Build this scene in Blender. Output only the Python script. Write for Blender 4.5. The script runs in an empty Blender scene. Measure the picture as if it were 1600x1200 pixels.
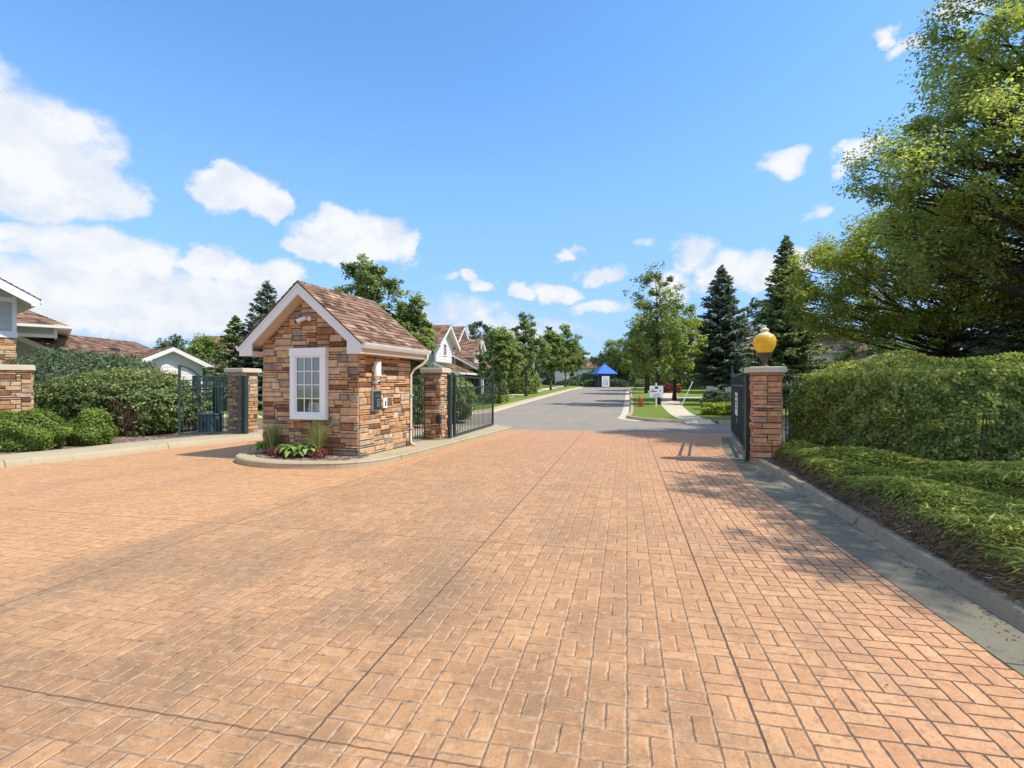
import bpy, bmesh, math, random
import numpy as np
from mathutils import Vector, Matrix, Euler
from mathutils.geometry import tessellate_polygon
R = math.radians
C = bpy.context.scene.collection
rnd = random.Random(7)

# ---------------------------------------------------------------- terrain
def gz(y):
    if y < 25: return 0.0
    if y < 80: return 0.0225*(y-25)
    if y < 160: return 1.2375+0.004*(y-80)
    return 1.5575
def roadL(y): return -0.93+0.2385*(y-29.8)
def roadR(y): return 5.9+0.232*(y-25.6)

# ---------------------------------------------------------------- node helper
class NG:
    def __init__(s, tree):
        s.t = tree; s.N = tree.nodes; s.L = tree.links
    def n(s, typ, **kw):
        x = s.N.new(typ)
        for k, v in kw.items(): setattr(x, k, v)
        return x
    def put(s, sock, v):
        if isinstance(v, bpy.types.NodeSocket): s.L.new(v, sock)
        elif v is not None: sock.default_value = v
    def m(s, op, a, b=None, c=None, clamp=False):
        x = s.n('ShaderNodeMath', operation=op, use_clamp=clamp)
        s.put(x.inputs[0], a); s.put(x.inputs[1], b); s.put(x.inputs[2], c)
        return x.outputs[0]
    def vm(s, op, a, b=None):
        x = s.n('ShaderNodeVectorMath', operation=op)
        s.put(x.inputs[0], a); s.put(x.inputs[1], b)
        return x.outputs[0]
    def sep(s, v):
        x = s.n('ShaderNodeSeparateXYZ'); s.put(x.inputs[0], v); return x.outputs
    def comb(s, a, b, c=0.0):
        x = s.n('ShaderNodeCombineXYZ'); s.put(x.inputs[0], a); s.put(x.inputs[1], b); s.put(x.inputs[2], c); return x.outputs[0]
    def mix(s, f, a, b, blend='MIX'):
        x = s.n('ShaderNodeMix', data_type='RGBA', blend_type=blend)
        s.put(x.inputs[0], f)
        s.put(x.inputs[6], a if isinstance(a, bpy.types.NodeSocket) else (*a, 1) if len(a) == 3 else a)
        s.put(x.inputs[7], b if isinstance(b, bpy.types.NodeSocket) else (*b, 1) if len(b) == 3 else b)
        return x.outputs[2]
    def ramp(s, f, stops, interp='LINEAR'):
        x = s.n('ShaderNodeValToRGB'); s.put(x.inputs[0], f)
        r = x.color_ramp; r.interpolation = interp
        while len(r.elements) < len(stops): r.elements.new(0.5)
        for e, (p, c) in zip(r.elements, stops):
            e.position = p
            e.color = (c, c, c, 1) if isinstance(c, (int, float)) else (*c, 1)
        return x.outputs[0]
    def step(s, v, a, b):
        x = s.n('ShaderNodeMapRange', interpolation_type='SMOOTHSTEP')
        s.put(x.inputs[0], v); x.inputs[1].default_value = a; x.inputs[2].default_value = b
        return x.outputs[0]
    def noise(s, vec, scale, detail=3, rough=0.5, dist=0.0, dim='3D'):
        x = s.n('ShaderNodeTexNoise', noise_dimensions=dim)
        if vec is not None: s.put(x.inputs['Vector'], vec)
        x.inputs['Scale'].default_value = scale; x.inputs['Detail'].default_value = detail
        x.inputs['Roughness'].default_value = rough; x.inputs['Distortion'].default_value = dist
        return x.outputs['Fac']
    def white(s, vec):
        x = s.n('ShaderNodeTexWhiteNoise', noise_dimensions='3D'); s.put(x.inputs['Vector'], vec); return x.outputs['Value']
    def obj(s): return s.n('ShaderNodeTexCoord').outputs['Object']
    def pos(s): return s.n('ShaderNodeNewGeometry').outputs['Position']
    def attr(s, name='tint'):
        return s.n('ShaderNodeAttribute', attribute_name=name).outputs['Fac']
    def bump(s, h, strength=0.5, dist=0.01):
        x = s.n('ShaderNodeBump'); x.inputs['Strength'].default_value = strength; x.inputs['Distance'].default_value = dist
        s.put(x.inputs['Height'], h); return x.outputs[0]

def newmat(name):
    m = bpy.data.materials.new(name); m.use_nodes = True
    g = NG(m.node_tree); p = g.N['Principled BSDF']
    return m, g, p
def setp(g, p, color=None, rough=None, metal=None, spec=None, normal=None):
    if color is not None: g.put(p.inputs['Base Color'], color if isinstance(color, bpy.types.NodeSocket) else (*color, 1))
    if rough is not None: g.put(p.inputs['Roughness'], rough)
    if metal is not None: p.inputs['Metallic'].default_value = metal
    if spec is not None: p.inputs['Specular IOR Level'].default_value = spec
    if normal is not None: g.put(p.inputs['Normal'], normal)

def m_plain(name, col, rough=0.5, metal=0.0, var=0.12, scale=6.0, bump=0.0, bscale=60, spec=0.4):
    m, g, p = newmat(name)
    o = g.obj(); n = g.noise(o, scale, 4)
    c = g.mix(n, tuple(max(0, x*(1-var)) for x in col), tuple(min(1, x*(1+var)) for x in col))
    r = g.m('ADD', rough-0.06, g.m('MULTIPLY', n, 0.12))
    setp(g, p, c, r, metal, spec)
    if bump: setp(g, p, normal=g.bump(g.noise(o, bscale, 4), bump, 0.01))
    return m

LEAFK = 2.0
def m_leaf(name, lo, hi, transl=0.35, rough=0.45, accent=None, stops=None, k=1.0):
    m, g, p = newmat(name)
    st = stops or ([(0.0, lo), (0.85, hi)] + ([(0.97, accent)] if accent else []))
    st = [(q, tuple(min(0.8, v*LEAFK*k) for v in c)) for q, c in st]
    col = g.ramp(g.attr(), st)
    setp(g, p, col, rough, 0, 0.3)
    tr = g.n('ShaderNodeBsdfTranslucent')
    tc = g.mix(1.0, col, (1.2, 1.15, 0.7), 'MULTIPLY'); g.put(tr.inputs[0], tc)
    mx = g.n('ShaderNodeMixShader'); mx.inputs[0].default_value = transl
    g.L.new(p.outputs[0], mx.inputs[1]); g.L.new(tr.outputs[0], mx.inputs[2])
    g.L.new(mx.outputs[0], g.N['Material Output'].inputs[0])
    return m

def m_stone(name, stops, sat=1.0):
    m, g, p = newmat(name)
    o = g.obj(); t = g.attr()
    base = g.ramp(t, stops, 'LINEAR')
    n1 = g.noise(o, 9, 5, 0.6); n2 = g.noise(o, 55, 4, 0.6)
    c = g.mix(g.step(n1, 0.35, 0.75), g.mix(1, base, (0.72, 0.70, 0.70), 'MULTIPLY'), g.mix(1, base, (1.15, 1.1, 1.02), 'MULTIPLY'))
    c = g.mix(g.m('MULTIPLY', g.step(n2, 0.5, 0.8), 0.35), c, (0.10, 0.07, 0.05))
    h = g.m('ADD', g.m('MULTIPLY', n1, 1.0), g.m('MULTIPLY', n2, 0.5))
    setp(g, p, c, 0.85, 0, 0.25, g.bump(h, 0.8, 0.02))
    return m

def m_brick():
    m, g, p = newmat('stamped_brick_concrete')
    P = g.obj(); x, y, z = g.sep(P)
    a = R(12.6); ca, sa = math.cos(a), math.sin(a)
    # wobble
    wv = g.noise(P, 13.0, 3); wv2 = g.noise(g.vm('ADD', P, (31.7, 11.2, 0)), 13.0, 3)
    u = g.m('SUBTRACT', g.m('MULTIPLY', x, ca), g.m('MULTIPLY', y, sa))
    v = g.m('ADD', g.m('MULTIPLY', x, sa), g.m('MULTIPLY', y, ca))
    U0, V0 = u, v
    cell = 0.2
    us = g.m('ADD', g.m('DIVIDE', u, cell), g.m('MULTIPLY', g.m('SUBTRACT', wv, 0.5), 0.075))
    vs = g.m('ADD', g.m('DIVIDE', v, cell), g.m('MULTIPLY', g.m('SUBTRACT', wv2, 0.5), 0.075))
    iu = g.m('FLOOR', us); iv = g.m('FLOOR', vs)
    fu = g.m('SUBTRACT', us, iu); fv = g.m('SUBTRACT', vs, iv)
    par = g.m('ABSOLUTE', g.m('MODULO', g.m('ADD', g.m('ADD', iu, iv), 0.0), 2.0))
    par = g.m('GREATER_THAN', par, 0.5)
    du = g.m('MINIMUM', fu, g.m('SUBTRACT', 1.0, fu)); dv = g.m('MINIMUM', fv, g.m('SUBTRACT', 1.0, fv))
    hu = g.m('ABSOLUTE', g.m('SUBTRACT', fu, 0.5)); hv = g.m('ABSOLUTE', g.m('SUBTRACT', fv, 0.5))
    hm = g.m('ADD', g.m('MULTIPLY', hu, par), g.m('MULTIPLY', hv, g.m('SUBTRACT', 1.0, par)))
    d = g.m('MINIMUM', g.m('MINIMUM', du, dv), hm)
    half = g.m('GREATER_THAN', g.m('ADD', g.m('MULTIPLY', fu, par), g.m('MULTIPLY', fv, g.m('SUBTRACT', 1.0, par))), 0.5)
    rv = g.white(g.comb(iu, iv, half))
    fine = g.noise(P, 42, 5, 0.65); med = g.noise(P, 2.3, 4, 0.6); big = g.noise(P, 0.45, 3, 0.55)
    wid = g.m('ADD', -0.004, g.m('MULTIPLY', g.noise(P, 9, 4), 0.034))
    grout = g.m('SUBTRACT', 1.0, g.step(g.m('SUBTRACT', d, wid), -0.012, 0.022))
    # the paler lane on the left, and the long worn strip on the right
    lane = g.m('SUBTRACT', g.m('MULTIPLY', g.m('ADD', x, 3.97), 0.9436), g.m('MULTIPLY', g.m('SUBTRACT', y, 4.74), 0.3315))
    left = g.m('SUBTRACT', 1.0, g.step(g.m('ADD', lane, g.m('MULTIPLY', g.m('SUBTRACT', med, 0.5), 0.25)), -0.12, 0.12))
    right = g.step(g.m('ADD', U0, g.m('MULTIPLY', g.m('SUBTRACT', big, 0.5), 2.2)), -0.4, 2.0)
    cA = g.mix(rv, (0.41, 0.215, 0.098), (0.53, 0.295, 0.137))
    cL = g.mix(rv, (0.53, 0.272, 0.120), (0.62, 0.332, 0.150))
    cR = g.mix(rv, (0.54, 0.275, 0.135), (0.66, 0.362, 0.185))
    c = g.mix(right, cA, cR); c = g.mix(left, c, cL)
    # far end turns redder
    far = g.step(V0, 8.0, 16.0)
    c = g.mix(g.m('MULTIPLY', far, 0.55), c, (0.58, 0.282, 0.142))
    # worn blotches and tyre dirt
    dirt = g.m('MULTIPLY', g.step(g.noise(g.comb(g.m('MULTIPLY', u, 1.6), g.m('MULTIPLY', v, 0.45)), 1.0, 5, 0.6), 0.48, 0.72), g.m('SUBTRACT', 1.0, g.m('MULTIPLY', left, 0.8)))
    near = g.m('SUBTRACT', 1.0, g.step(V0, 2.5, 9.0))
    dirt = g.m('MULTIPLY', dirt, g.m('ADD', 0.18, g.m('MULTIPLY', g.m('MULTIPLY', near, g.m('SUBTRACT', 1.0, right)), 0.5)))
    c = g.mix(dirt, c, (0.22, 0.15, 0.10))
    # tyre tracks along the left lane
    for off in (1.0, 2.6):
        tr = g.m('SUBTRACT', 1.0, g.step(g.m('ABSOLUTE', g.m('ADD', lane, off + 1.6)), 0.1, 0.55))
        c = g.mix(g.m('MULTIPLY', tr, g.m('MULTIPLY', g.step(med, 0.25, 0.7), 0.38)), c, (0.30, 0.17, 0.11))
    pale = g.step(fine, 0.58, 0.78)
    c = g.mix(g.m('MULTIPLY', pale, 0.30), c, (0.66, 0.43, 0.26))
    mot = g.noise(P, 15, 5, 0.7)
    c = g.mix(g.m('MULTIPLY', g.step(mot, 0.47, 0.66), 0.5), c, (0.27, 0.155, 0.09))
    c = g.mix(g.m('MULTIPLY', g.step(g.noise(g.vm('ADD', P, (5, 9, 2)), 10, 5, 0.7), 0.52, 0.7), 0.45), c, (0.70, 0.47, 0.28))
    c = g.mix(g.m('MULTIPLY', g.step(g.noise(P, 75, 3, 0.6), 0.62, 0.72), 0.5), c, (0.22, 0.12, 0.07))
    drip = g.m('MULTIPLY', g.step(g.noise(g.vm('ADD', P, (9, 2, 6)), 3.4, 4, 0.75), 0.60, 0.70), g.m('SUBTRACT', 1.0, g.step(g.m('ABSOLUTE', g.m('SUBTRACT', U0, -0.3)), 0.2, 0.9)))
    c = g.mix(g.m('MULTIPLY', drip, 0.24), c, (0.13, 0.09, 0.065))
    # joints: pale left, dark right; light on the relief put into the colour
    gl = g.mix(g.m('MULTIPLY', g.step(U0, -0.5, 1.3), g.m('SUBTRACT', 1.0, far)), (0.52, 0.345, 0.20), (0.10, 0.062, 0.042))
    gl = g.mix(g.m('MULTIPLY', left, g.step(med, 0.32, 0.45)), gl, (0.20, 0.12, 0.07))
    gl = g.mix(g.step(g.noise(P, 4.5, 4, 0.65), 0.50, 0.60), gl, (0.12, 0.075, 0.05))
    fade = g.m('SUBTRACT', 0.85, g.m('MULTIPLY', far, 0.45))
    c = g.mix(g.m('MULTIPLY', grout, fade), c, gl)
    core = g.m('SUBTRACT', 1.0, g.step(g.m('SUBTRACT', d, g.m('MULTIPLY', g.noise(P, 24, 3, 0.7), 0.03)), 0.0, 0.026))
    brk = g.m('MAXIMUM', g.step(g.noise(g.vm('ADD', P, (4, 4, 4)), 6.0, 4, 0.7), 0.44, 0.53), g.step(right, 0.2, 0.8))
    brk = g.m('MULTIPLY', brk, g.m('SUBTRACT', 1.0, g.m('MULTIPLY', far, 0.55)))
    c = g.mix(g.m('MULTIPLY', g.m('MULTIPLY', core, brk), 0.88), c, (0.055, 0.034, 0.024))
    # worn, paler arrises and dark weathered faces
    worn = g.m('SUBTRACT', 1.0, g.step(g.m('ADD', d, g.m('MULTIPLY', g.m('SUBTRACT', mot, 0.5), 0.26)), 0.01, 0.09))
    c = g.mix(g.m('MULTIPLY', worn, g.m('SUBTRACT', 0.52, g.m('MULTIPLY', right, 0.40))), c, (0.56, 0.365, 0.215))
    wea = g.m('MULTIPLY', g.step(g.noise(g.vm('ADD', P, (2, 3, 1)), 1.1, 6, 0.62), 0.42, 0.62), g.m('SUBTRACT', 1.0, g.m('MULTIPLY', g.m('MAXIMUM', left, right), 0.75)))
    wea = g.m('MULTIPLY', wea, g.m('SUBTRACT', 1.0, g.m('MULTIPLY', g.step(V0, 2.0, 8.5), 0.88)))
    face = g.m('MULTIPLY', wea, g.m('SUBTRACT', 1.0, g.m('MULTIPLY', worn, 0.85)))
    c = g.mix(g.m('MULTIPLY', face, g.m('ADD', 0.22, g.m('MULTIPLY', rv, 0.45))), c, (0.175, 0.115, 0.066))
    pit = g.step(g.noise(P, 120, 2, 0.6), 0.63, 0.70)
    c = g.mix(g.m('MULTIPLY', pit, 0.55), c, (0.12, 0.068, 0.04))
    # saw cut control joints
    uj = g.m('ADD', U0, g.m('MULTIPLY', g.m('SUBTRACT', wv, 0.5), 0.015))
    vj = g.m('ADD', V0, g.m('MULTIPLY', g.m('SUBTRACT', wv2, 0.5), 0.02))
    cut = None
    for off in (-1.4, 0.6, -4.4):
        k = g.m('LESS_THAN', g.m('ABSOLUTE', g.m('SUBTRACT', uj, off)), 0.007)
        cut = k if cut is None else g.m('MAXIMUM', cut, k)
    k = g.m('LESS_THAN', g.m('ABSOLUTE', g.m('SUBTRACT', g.m('MODULO', g.m('ADD', vj, 20.0), 2.95), 1.4)), 0.006)
    cut = g.m('MAXIMUM', cut, k)
    c = g.mix(g.m('MULTIPLY', cut, 0.70), c, (0.08, 0.055, 0.04))
    hgt = g.m('ADD', g.m('SUBTRACT', g.step(d, 0.0, 0.055), cut), g.m('ADD', g.m('MULTIPLY', fine, 0.8), g.m('MULTIPLY', rv, 0.25)))
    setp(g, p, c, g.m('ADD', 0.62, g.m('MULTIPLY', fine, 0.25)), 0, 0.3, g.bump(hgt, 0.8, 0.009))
    return m

def m_asphalt():
    m, g, p = newmat('asphalt')
    P = g.obj(); x, y, z = g.sep(P)
    n1 = g.noise(P, 0.5, 4, 0.6); n2 = g.noise(P, 45, 4, 0.7); n3 = g.noise(g.vm('MULTIPLY', P, (0.25, 1.2, 1)), 1.1, 5, 0.6)
    c = g.mix(n1, (0.235, 0.203, 0.162), (0.325, 0.283, 0.225))
    c = g.mix(g.m('MULTIPLY', g.step(n2, 0.45, 0.75), 0.6), c, (0.36, 0.335, 0.30))
    c = g.mix(g.m('MULTIPLY', g.step(n3, 0.58, 0.62), 0.3), c, (0.28, 0.27, 0.25))
    crk = g.noise(P, 0.35, 6, 0.7, 0.4)
    c = g.mix(g.m('MULTIPLY', g.m('LESS_THAN', g.m('ABSOLUTE', g.m('SUBTRACT', crk, 0.5)), 0.0028), 0.7), c, (0.06, 0.06, 0.06))
    setp(g, p, c, 0.9, 0, 0.2, g.bump(n2, 0.6, 0.015))
    return m

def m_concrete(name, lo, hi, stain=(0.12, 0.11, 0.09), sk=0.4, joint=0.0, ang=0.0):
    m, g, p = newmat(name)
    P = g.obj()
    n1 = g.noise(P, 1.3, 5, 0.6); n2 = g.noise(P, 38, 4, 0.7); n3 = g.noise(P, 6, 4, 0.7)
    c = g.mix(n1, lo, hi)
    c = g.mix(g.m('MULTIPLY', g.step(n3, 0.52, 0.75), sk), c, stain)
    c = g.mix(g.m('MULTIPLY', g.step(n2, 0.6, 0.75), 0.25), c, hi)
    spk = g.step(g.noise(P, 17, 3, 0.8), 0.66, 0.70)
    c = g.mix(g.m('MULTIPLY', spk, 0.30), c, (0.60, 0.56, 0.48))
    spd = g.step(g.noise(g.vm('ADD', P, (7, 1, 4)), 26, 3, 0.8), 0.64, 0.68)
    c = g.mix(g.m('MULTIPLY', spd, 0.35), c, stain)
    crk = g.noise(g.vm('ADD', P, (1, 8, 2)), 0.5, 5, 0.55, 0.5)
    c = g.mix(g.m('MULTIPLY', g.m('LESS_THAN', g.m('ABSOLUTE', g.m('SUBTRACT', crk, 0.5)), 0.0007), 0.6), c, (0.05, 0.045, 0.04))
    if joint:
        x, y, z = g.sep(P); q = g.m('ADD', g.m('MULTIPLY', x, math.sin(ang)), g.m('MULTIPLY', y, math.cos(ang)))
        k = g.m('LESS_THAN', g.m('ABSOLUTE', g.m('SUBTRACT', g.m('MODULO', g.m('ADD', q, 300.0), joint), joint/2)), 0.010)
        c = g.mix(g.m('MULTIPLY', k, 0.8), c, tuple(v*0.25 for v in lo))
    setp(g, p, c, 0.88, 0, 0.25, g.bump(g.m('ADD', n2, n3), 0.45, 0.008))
    return m

def m_grass(name='lawn_grass', k=1.0):
    m, g, p = newmat(name)
    P = g.obj()
    n1 = g.noise(P, 0.35, 4, 0.6); n2 = g.noise(P, 5, 5, 0.7); n3 = g.noise(P, 60, 3, 0.7)
    c = g.mix(n1, (0.13*k, 0.205*k, 0.028*k), (0.25*k, 0.32*k, 0.055*k))
    c = g.mix(g.m('MULTIPLY', g.step(n2, 0.4, 0.75), 0.5), c, (0.33*k, 0.36*k, 0.09*k))
    c = g.mix(g.m('MULTIPLY', g.step(n3, 0.5, 0.7), 0.55), c, (0.07*k, 0.125*k, 0.018*k))
    setp(g, p, c, 0.8, 0, 0.15, g.bump(g.m('ADD', n3, n2), 1.0, 0.05))
    return m

def m_mulch():
    m, g, p = newmat('wood_mulch')
    P = g.obj()
    v = g.n('ShaderNodeTexVoronoi'); v.inputs['Scale'].default_value = 22; g.put(v.inputs['Vector'], g.vm('ADD', P, (0, 0, 0)))
    s = g.sep(v.outputs['Color'])[0]
    c = g.ramp(s, [(0.0, (0.07, 0.045, 0.035)), (0.5, (0.20, 0.13, 0.10)), (0.8, (0.33, 0.24, 0.19)), (1.0, (0.46, 0.38, 0.32))])
    setp(g, p, c, 0.9, 0, 0.2, g.bump(g.m('SUBTRACT', 1.0, v.outputs['Distance']), 1.0, 0.03))
    return m

def m_shingle(name, stops):
    m, g, p = newmat(name)
    o = g.obj(); t = g.attr()
    c = g.ramp(t, stops)
    n = g.noise(o, 90, 3, 0.7); n2 = g.noise(o, 1.2, 3)
    c = g.mix(g.m('MULTIPLY', n, 0.5), c, g.mix(1, c, (0.55, 0.55, 0.55), 'MULTIPLY'))
    c = g.mix(g.m('MULTIPLY', g.step(n2, 0.4, 0.7), 0.25), c, (0.12, 0.075, 0.05))
    setp(g, p, c, 0.9, 0, 0.2, g.bump(n, 0.5, 0.006))
    return m

def m_bark(name, lo, hi):
    m, g, p = newmat(name)
    P = g.obj()
    n = g.noise(g.vm('MULTIPLY', P, (1, 1, 0.18)), 22, 5, 0.7)
    setp(g, p, g.mix(g.step(n, 0.3, 0.7), lo, hi), 0.9, 0, 0.15, g.bump(n, 0.9, 0.03))
    return m

def m_glass_dark(name, col=(0.03, 0.04, 0.045)):
    m, g, p = newmat(name)
    n = g.noise(g.obj(), 1.5, 3)
    setp(g, p, g.mix(n, col, tuple(c*2.2 for c in col)), 0.06, 0, 0.8)
    return m

def m_amber():
    m, g, p = newmat('amber_acrylic')
    n = g.noise(g.obj(), 9, 4, 0.6)
    c = g.mix(g.step(n, 0.3, 0.75), (0.95, 0.62, 0.06), (0.98, 0.76, 0.17))
    setp(g, p, c, 0.22, 0, 0.5)
    tr = g.n('ShaderNodeBsdfTranslucent'); g.put(tr.inputs[0], c)
    mx = g.n('ShaderNodeMixShader'); mx.inputs[0].default_value = 0.6
    g.L.new(p.outputs[0], mx.inputs[1]); g.L.new(tr.outputs[0], mx.inputs[2])
    g.L.new(mx.outputs[0], g.N['Material Output'].inputs[0])
    return m

def m_pane():
    m, g, p = newmat('window_glass')
    gl = g.n('ShaderNodeBsdfGlossy'); gl.inputs['Roughness'].default_value = 0.03
    tp = g.n('ShaderNodeBsdfTransparent'); tp.inputs[0].default_value = (0.86, 0.90, 0.90, 1)
    fr = g.n('ShaderNodeFresnel'); fr.inputs[0].default_value = 1.5
    mx = g.n('ShaderNodeMixShader'); g.put(mx.inputs[0], g.m('ADD', g.m('MULTIPLY', fr.outputs[0], 0.65), g.m('MULTIPLY', g.noise(g.obj(), 3, 2), 0.03)))
    g.L.new(tp.outputs[0], mx.inputs[1]); g.L.new(gl.outputs[0], mx.inputs[2])
    g.L.new(mx.outputs[0], g.N['Material Output'].inputs[0])
    return m

STONE = [(0.0, (0.20, 0.105, 0.06)), (0.09, (0.30, 0.145, 0.075)), (0.2, (0.52, 0.28, 0.135)), (0.33, (0.62, 0.395, 0.215)), (0.48, (0.68, 0.47, 0.285)),
         (0.60, (0.54, 0.28, 0.13)), (0.70, (0.72, 0.54, 0.34)), (0.80, (0.46, 0.34, 0.245)), (0.89, (0.27, 0.24, 0.21)), (1.0, (0.70, 0.54, 0.38))]
STONE_RED = [(0.0, (0.46, 0.19, 0.095)), (0.3, (0.76, 0.36, 0.18)), (0.55, (0.80, 0.45, 0.24)), (0.78, (0.58, 0.27, 0.15)), (0.9, (0.72, 0.50, 0.34)), (1.0, (0.42, 0.27, 0.2))]
SHING = [(0.0, (0.105, 0.062, 0.042)), (0.25, (0.20, 0.115, 0.075)), (0.5, (0.30, 0.175, 0.11)), (0.72, (0.40, 0.25, 0.165)), (0.88, (0.23, 0.14, 0.10)), (1.0, (0.52, 0.37, 0.26))]
SHINGP = [(0.0, (0.26, 0.15, 0.115)), (0.5, (0.38, 0.24, 0.185)), (1.0, (0.50, 0.345, 0.27))]
M = dict(
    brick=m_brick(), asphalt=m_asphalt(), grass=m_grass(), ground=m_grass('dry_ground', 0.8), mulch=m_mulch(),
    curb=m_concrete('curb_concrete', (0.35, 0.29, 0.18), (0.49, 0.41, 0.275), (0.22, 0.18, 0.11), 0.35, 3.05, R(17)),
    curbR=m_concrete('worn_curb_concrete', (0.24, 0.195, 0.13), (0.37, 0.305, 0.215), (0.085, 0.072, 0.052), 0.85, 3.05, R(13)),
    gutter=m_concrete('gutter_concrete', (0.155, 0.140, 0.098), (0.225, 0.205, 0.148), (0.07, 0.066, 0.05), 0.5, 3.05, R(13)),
    walk=m_concrete('walk_concrete', (0.50, 0.43, 0.31), (0.64, 0.55, 0.42), (0.33, 0.28, 0.2), 0.25, 1.5, R(13)),
    stone=m_stone('ledge_stone', STONE), stoneR=m_stone('red_ledge_stone', STONE_RED),
    mortar=m_plain('mortar', (0.10, 0.065, 0.045), 0.95, var=0.3, scale=20),
    cap=m_concrete('cast_stone', (0.52, 0.45, 0.34), (0.66, 0.58, 0.45), (0.36, 0.29, 0.2), 0.3),
    white=m_plain('white_paint', (0.74, 0.73, 0.70), 0.5, var=0.06, scale=3),
    vinyl=m_plain('white_vinyl', (0.82, 0.82, 0.80), 0.4, var=0.03),
    soffit=m_plain('beige_paint', (0.66, 0.53, 0.42), 0.6, var=0.06, scale=3),
    shingle=m_shingle('asphalt_shingle', SHING), shinglep=m_shingle('faded_shingle', SHINGP),
    metal=m_plain('green_black_metal', (0.018, 0.042, 0.042), 0.42, 0.0, 0.3, spec=0.6),
    steel=m_plain('grey_steel', (0.30, 0.33, 0.33), 0.45, 0.3, 0.15),
    bronze=m_plain('bronze_metal', (0.075, 0.055, 0.045), 0.5, 0.2, 0.3),
    dark=m_plain('dark_plastic', (0.025, 0.03, 0.03), 0.45),
    utility=m_plain('utility_box_paint', (0.055, 0.10, 0.12), 0.5),
    amber=m_amber(), cream=m_plain('cream_metal', (0.72, 0.62, 0.34), 0.4),
    pane=m_pane(), glass=m_glass_dark('dark_glass'),
    blind=m_plain('blind_slat', (0.72, 0.63, 0.50), 0.7, var=0.05),
    sage=m_plain('sage_siding', (0.27, 0.315, 0.275), 0.6, var=0.08, scale=2),
    wsid=m_plain('white_siding', (0.74, 0.73, 0.70), 0.6, var=0.05, scale=2),
    grey=m_plain('grey_siding', (0.42, 0.42, 0.39), 0.6, var=0.08, scale=2),
    blue=m_plain('blue_metal_roof', (0.035, 0.16, 0.62), 0.4, var=0.15),
    orange=m_plain('hydrant_paint', (0.55, 0.10, 0.03), 0.45, var=0.25, scale=14),
    sign=m_plain('sign_white', (0.80, 0.80, 0.83), 0.45, var=0.03), ink=m_plain('sign_ink', (0.035, 0.035, 0.045), 0.5),
    red=m_plain('sign_red', (0.50, 0.04, 0.04), 0.5), navy=m_plain('flag_navy', (0.03, 0.05, 0.2), 0.7),
    rock=m_plain('river_rock', (0.42, 0.38, 0.33), 0.9, var=0.35, scale=3, bump=0.5),
    bark=m_bark('grey_bark', (0.055, 0.042, 0.033), (0.17, 0.14, 0.11)),
    barkd=m_bark('dark_bark', (0.028, 0.022, 0.018), (0.095, 0.075, 0.06)),
    twig=m_bark('red_twig', (0.16, 0.09, 0.06), (0.36, 0.23, 0.16)),
    l_elm=m_leaf('elm_leaf', (0.06, 0.078, 0.028), (0.155, 0.182, 0.055), 0.6, accent=(0.20, 0.23, 0.08), k=1.65),
    l_loc=m_leaf('locust_leaf', (0.055, 0.075, 0.018), (0.155, 0.180, 0.034), 0.56, accent=(0.26, 0.26, 0.05), k=1.3),
    l_ash=m_leaf('ash_leaf', (0.045, 0.07, 0.022), (0.14, 0.175, 0.055), 0.42, accent=(0.22, 0.25, 0.09), k=1.25),
    l_lime=m_leaf('lime_leaf', (0.06, 0.085, 0.015), (0.19, 0.225, 0.03), 0.42, accent=(0.33, 0.35, 0.04), k=1.2),
    l_hedge=m_leaf('hedge_leaf', None, None, 0.5, 0.4, k=1.25, stops=[(0.0, (0.028, 0.040, 0.010)), (0.6, (0.135, 0.172, 0.042)), (0.85, (0.27, 0.27, 0.07)), (1.0, (0.34, 0.23, 0.08))]),
    l_bush=m_leaf('bush_leaf', None, None, 0.28, 0.4, stops=[(0.0, (0.04, 0.065, 0.02)), (0.6, (0.12, 0.165, 0.05)), (0.9, (0.25, 0.27, 0.08)), (1.0, (0.33, 0.20, 0.06))], k=0.68),
    l_dark=m_leaf('dark_bush_leaf', (0.03, 0.05, 0.022), (0.105, 0.145, 0.07), 0.25, accent=(0.17, 0.20, 0.11), k=0.8),
    l_dwarf=m_leaf('dwarf_shrub_leaf', (0.055, 0.10, 0.018), (0.17, 0.24, 0.04), 0.3, accent=(0.25, 0.30, 0.07), k=0.72),
    l_jun=m_leaf('juniper_spray', None, None, 0.30, 0.5, stops=[(0.0, (0.09, 0.05, 0.025)), (0.16, (0.085, 0.068, 0.018)), (0.42, (0.10, 0.125, 0.017)), (0.8, (0.185, 0.21, 0.032)), (1.0, (0.38, 0.38, 0.11))]),
    l_spr=m_leaf('spruce_needle', (0.028, 0.042, 0.032), (0.115, 0.145, 0.110), 0.18, 0.55, accent=(0.24, 0.26, 0.19), k=1.25),
    l_spg=m_leaf('green_spruce_needle', (0.03, 0.045, 0.02), (0.135, 0.16, 0.07), 0.2, 0.55, accent=(0.28, 0.28, 0.13), k=1.25),
    l_hosta=m_leaf('hosta_leaf', (0.10, 0.17, 0.03), (0.24, 0.33, 0.09), 0.3, accent=(0.50, 0.52, 0.30), k=0.62),
    l_reed=m_leaf('reed_blade', (0.11, 0.16, 0.04), (0.26, 0.30, 0.10), 0.3, accent=(0.42, 0.40, 0.18), k=0.62),
    l_red=m_leaf('red_leaf', (0.10, 0.02, 0.02), (0.24, 0.06, 0.05), 0.25, k=0.55),
)
# white bark streaks seen on sunlit rails are only gloss: nothing painted

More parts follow.
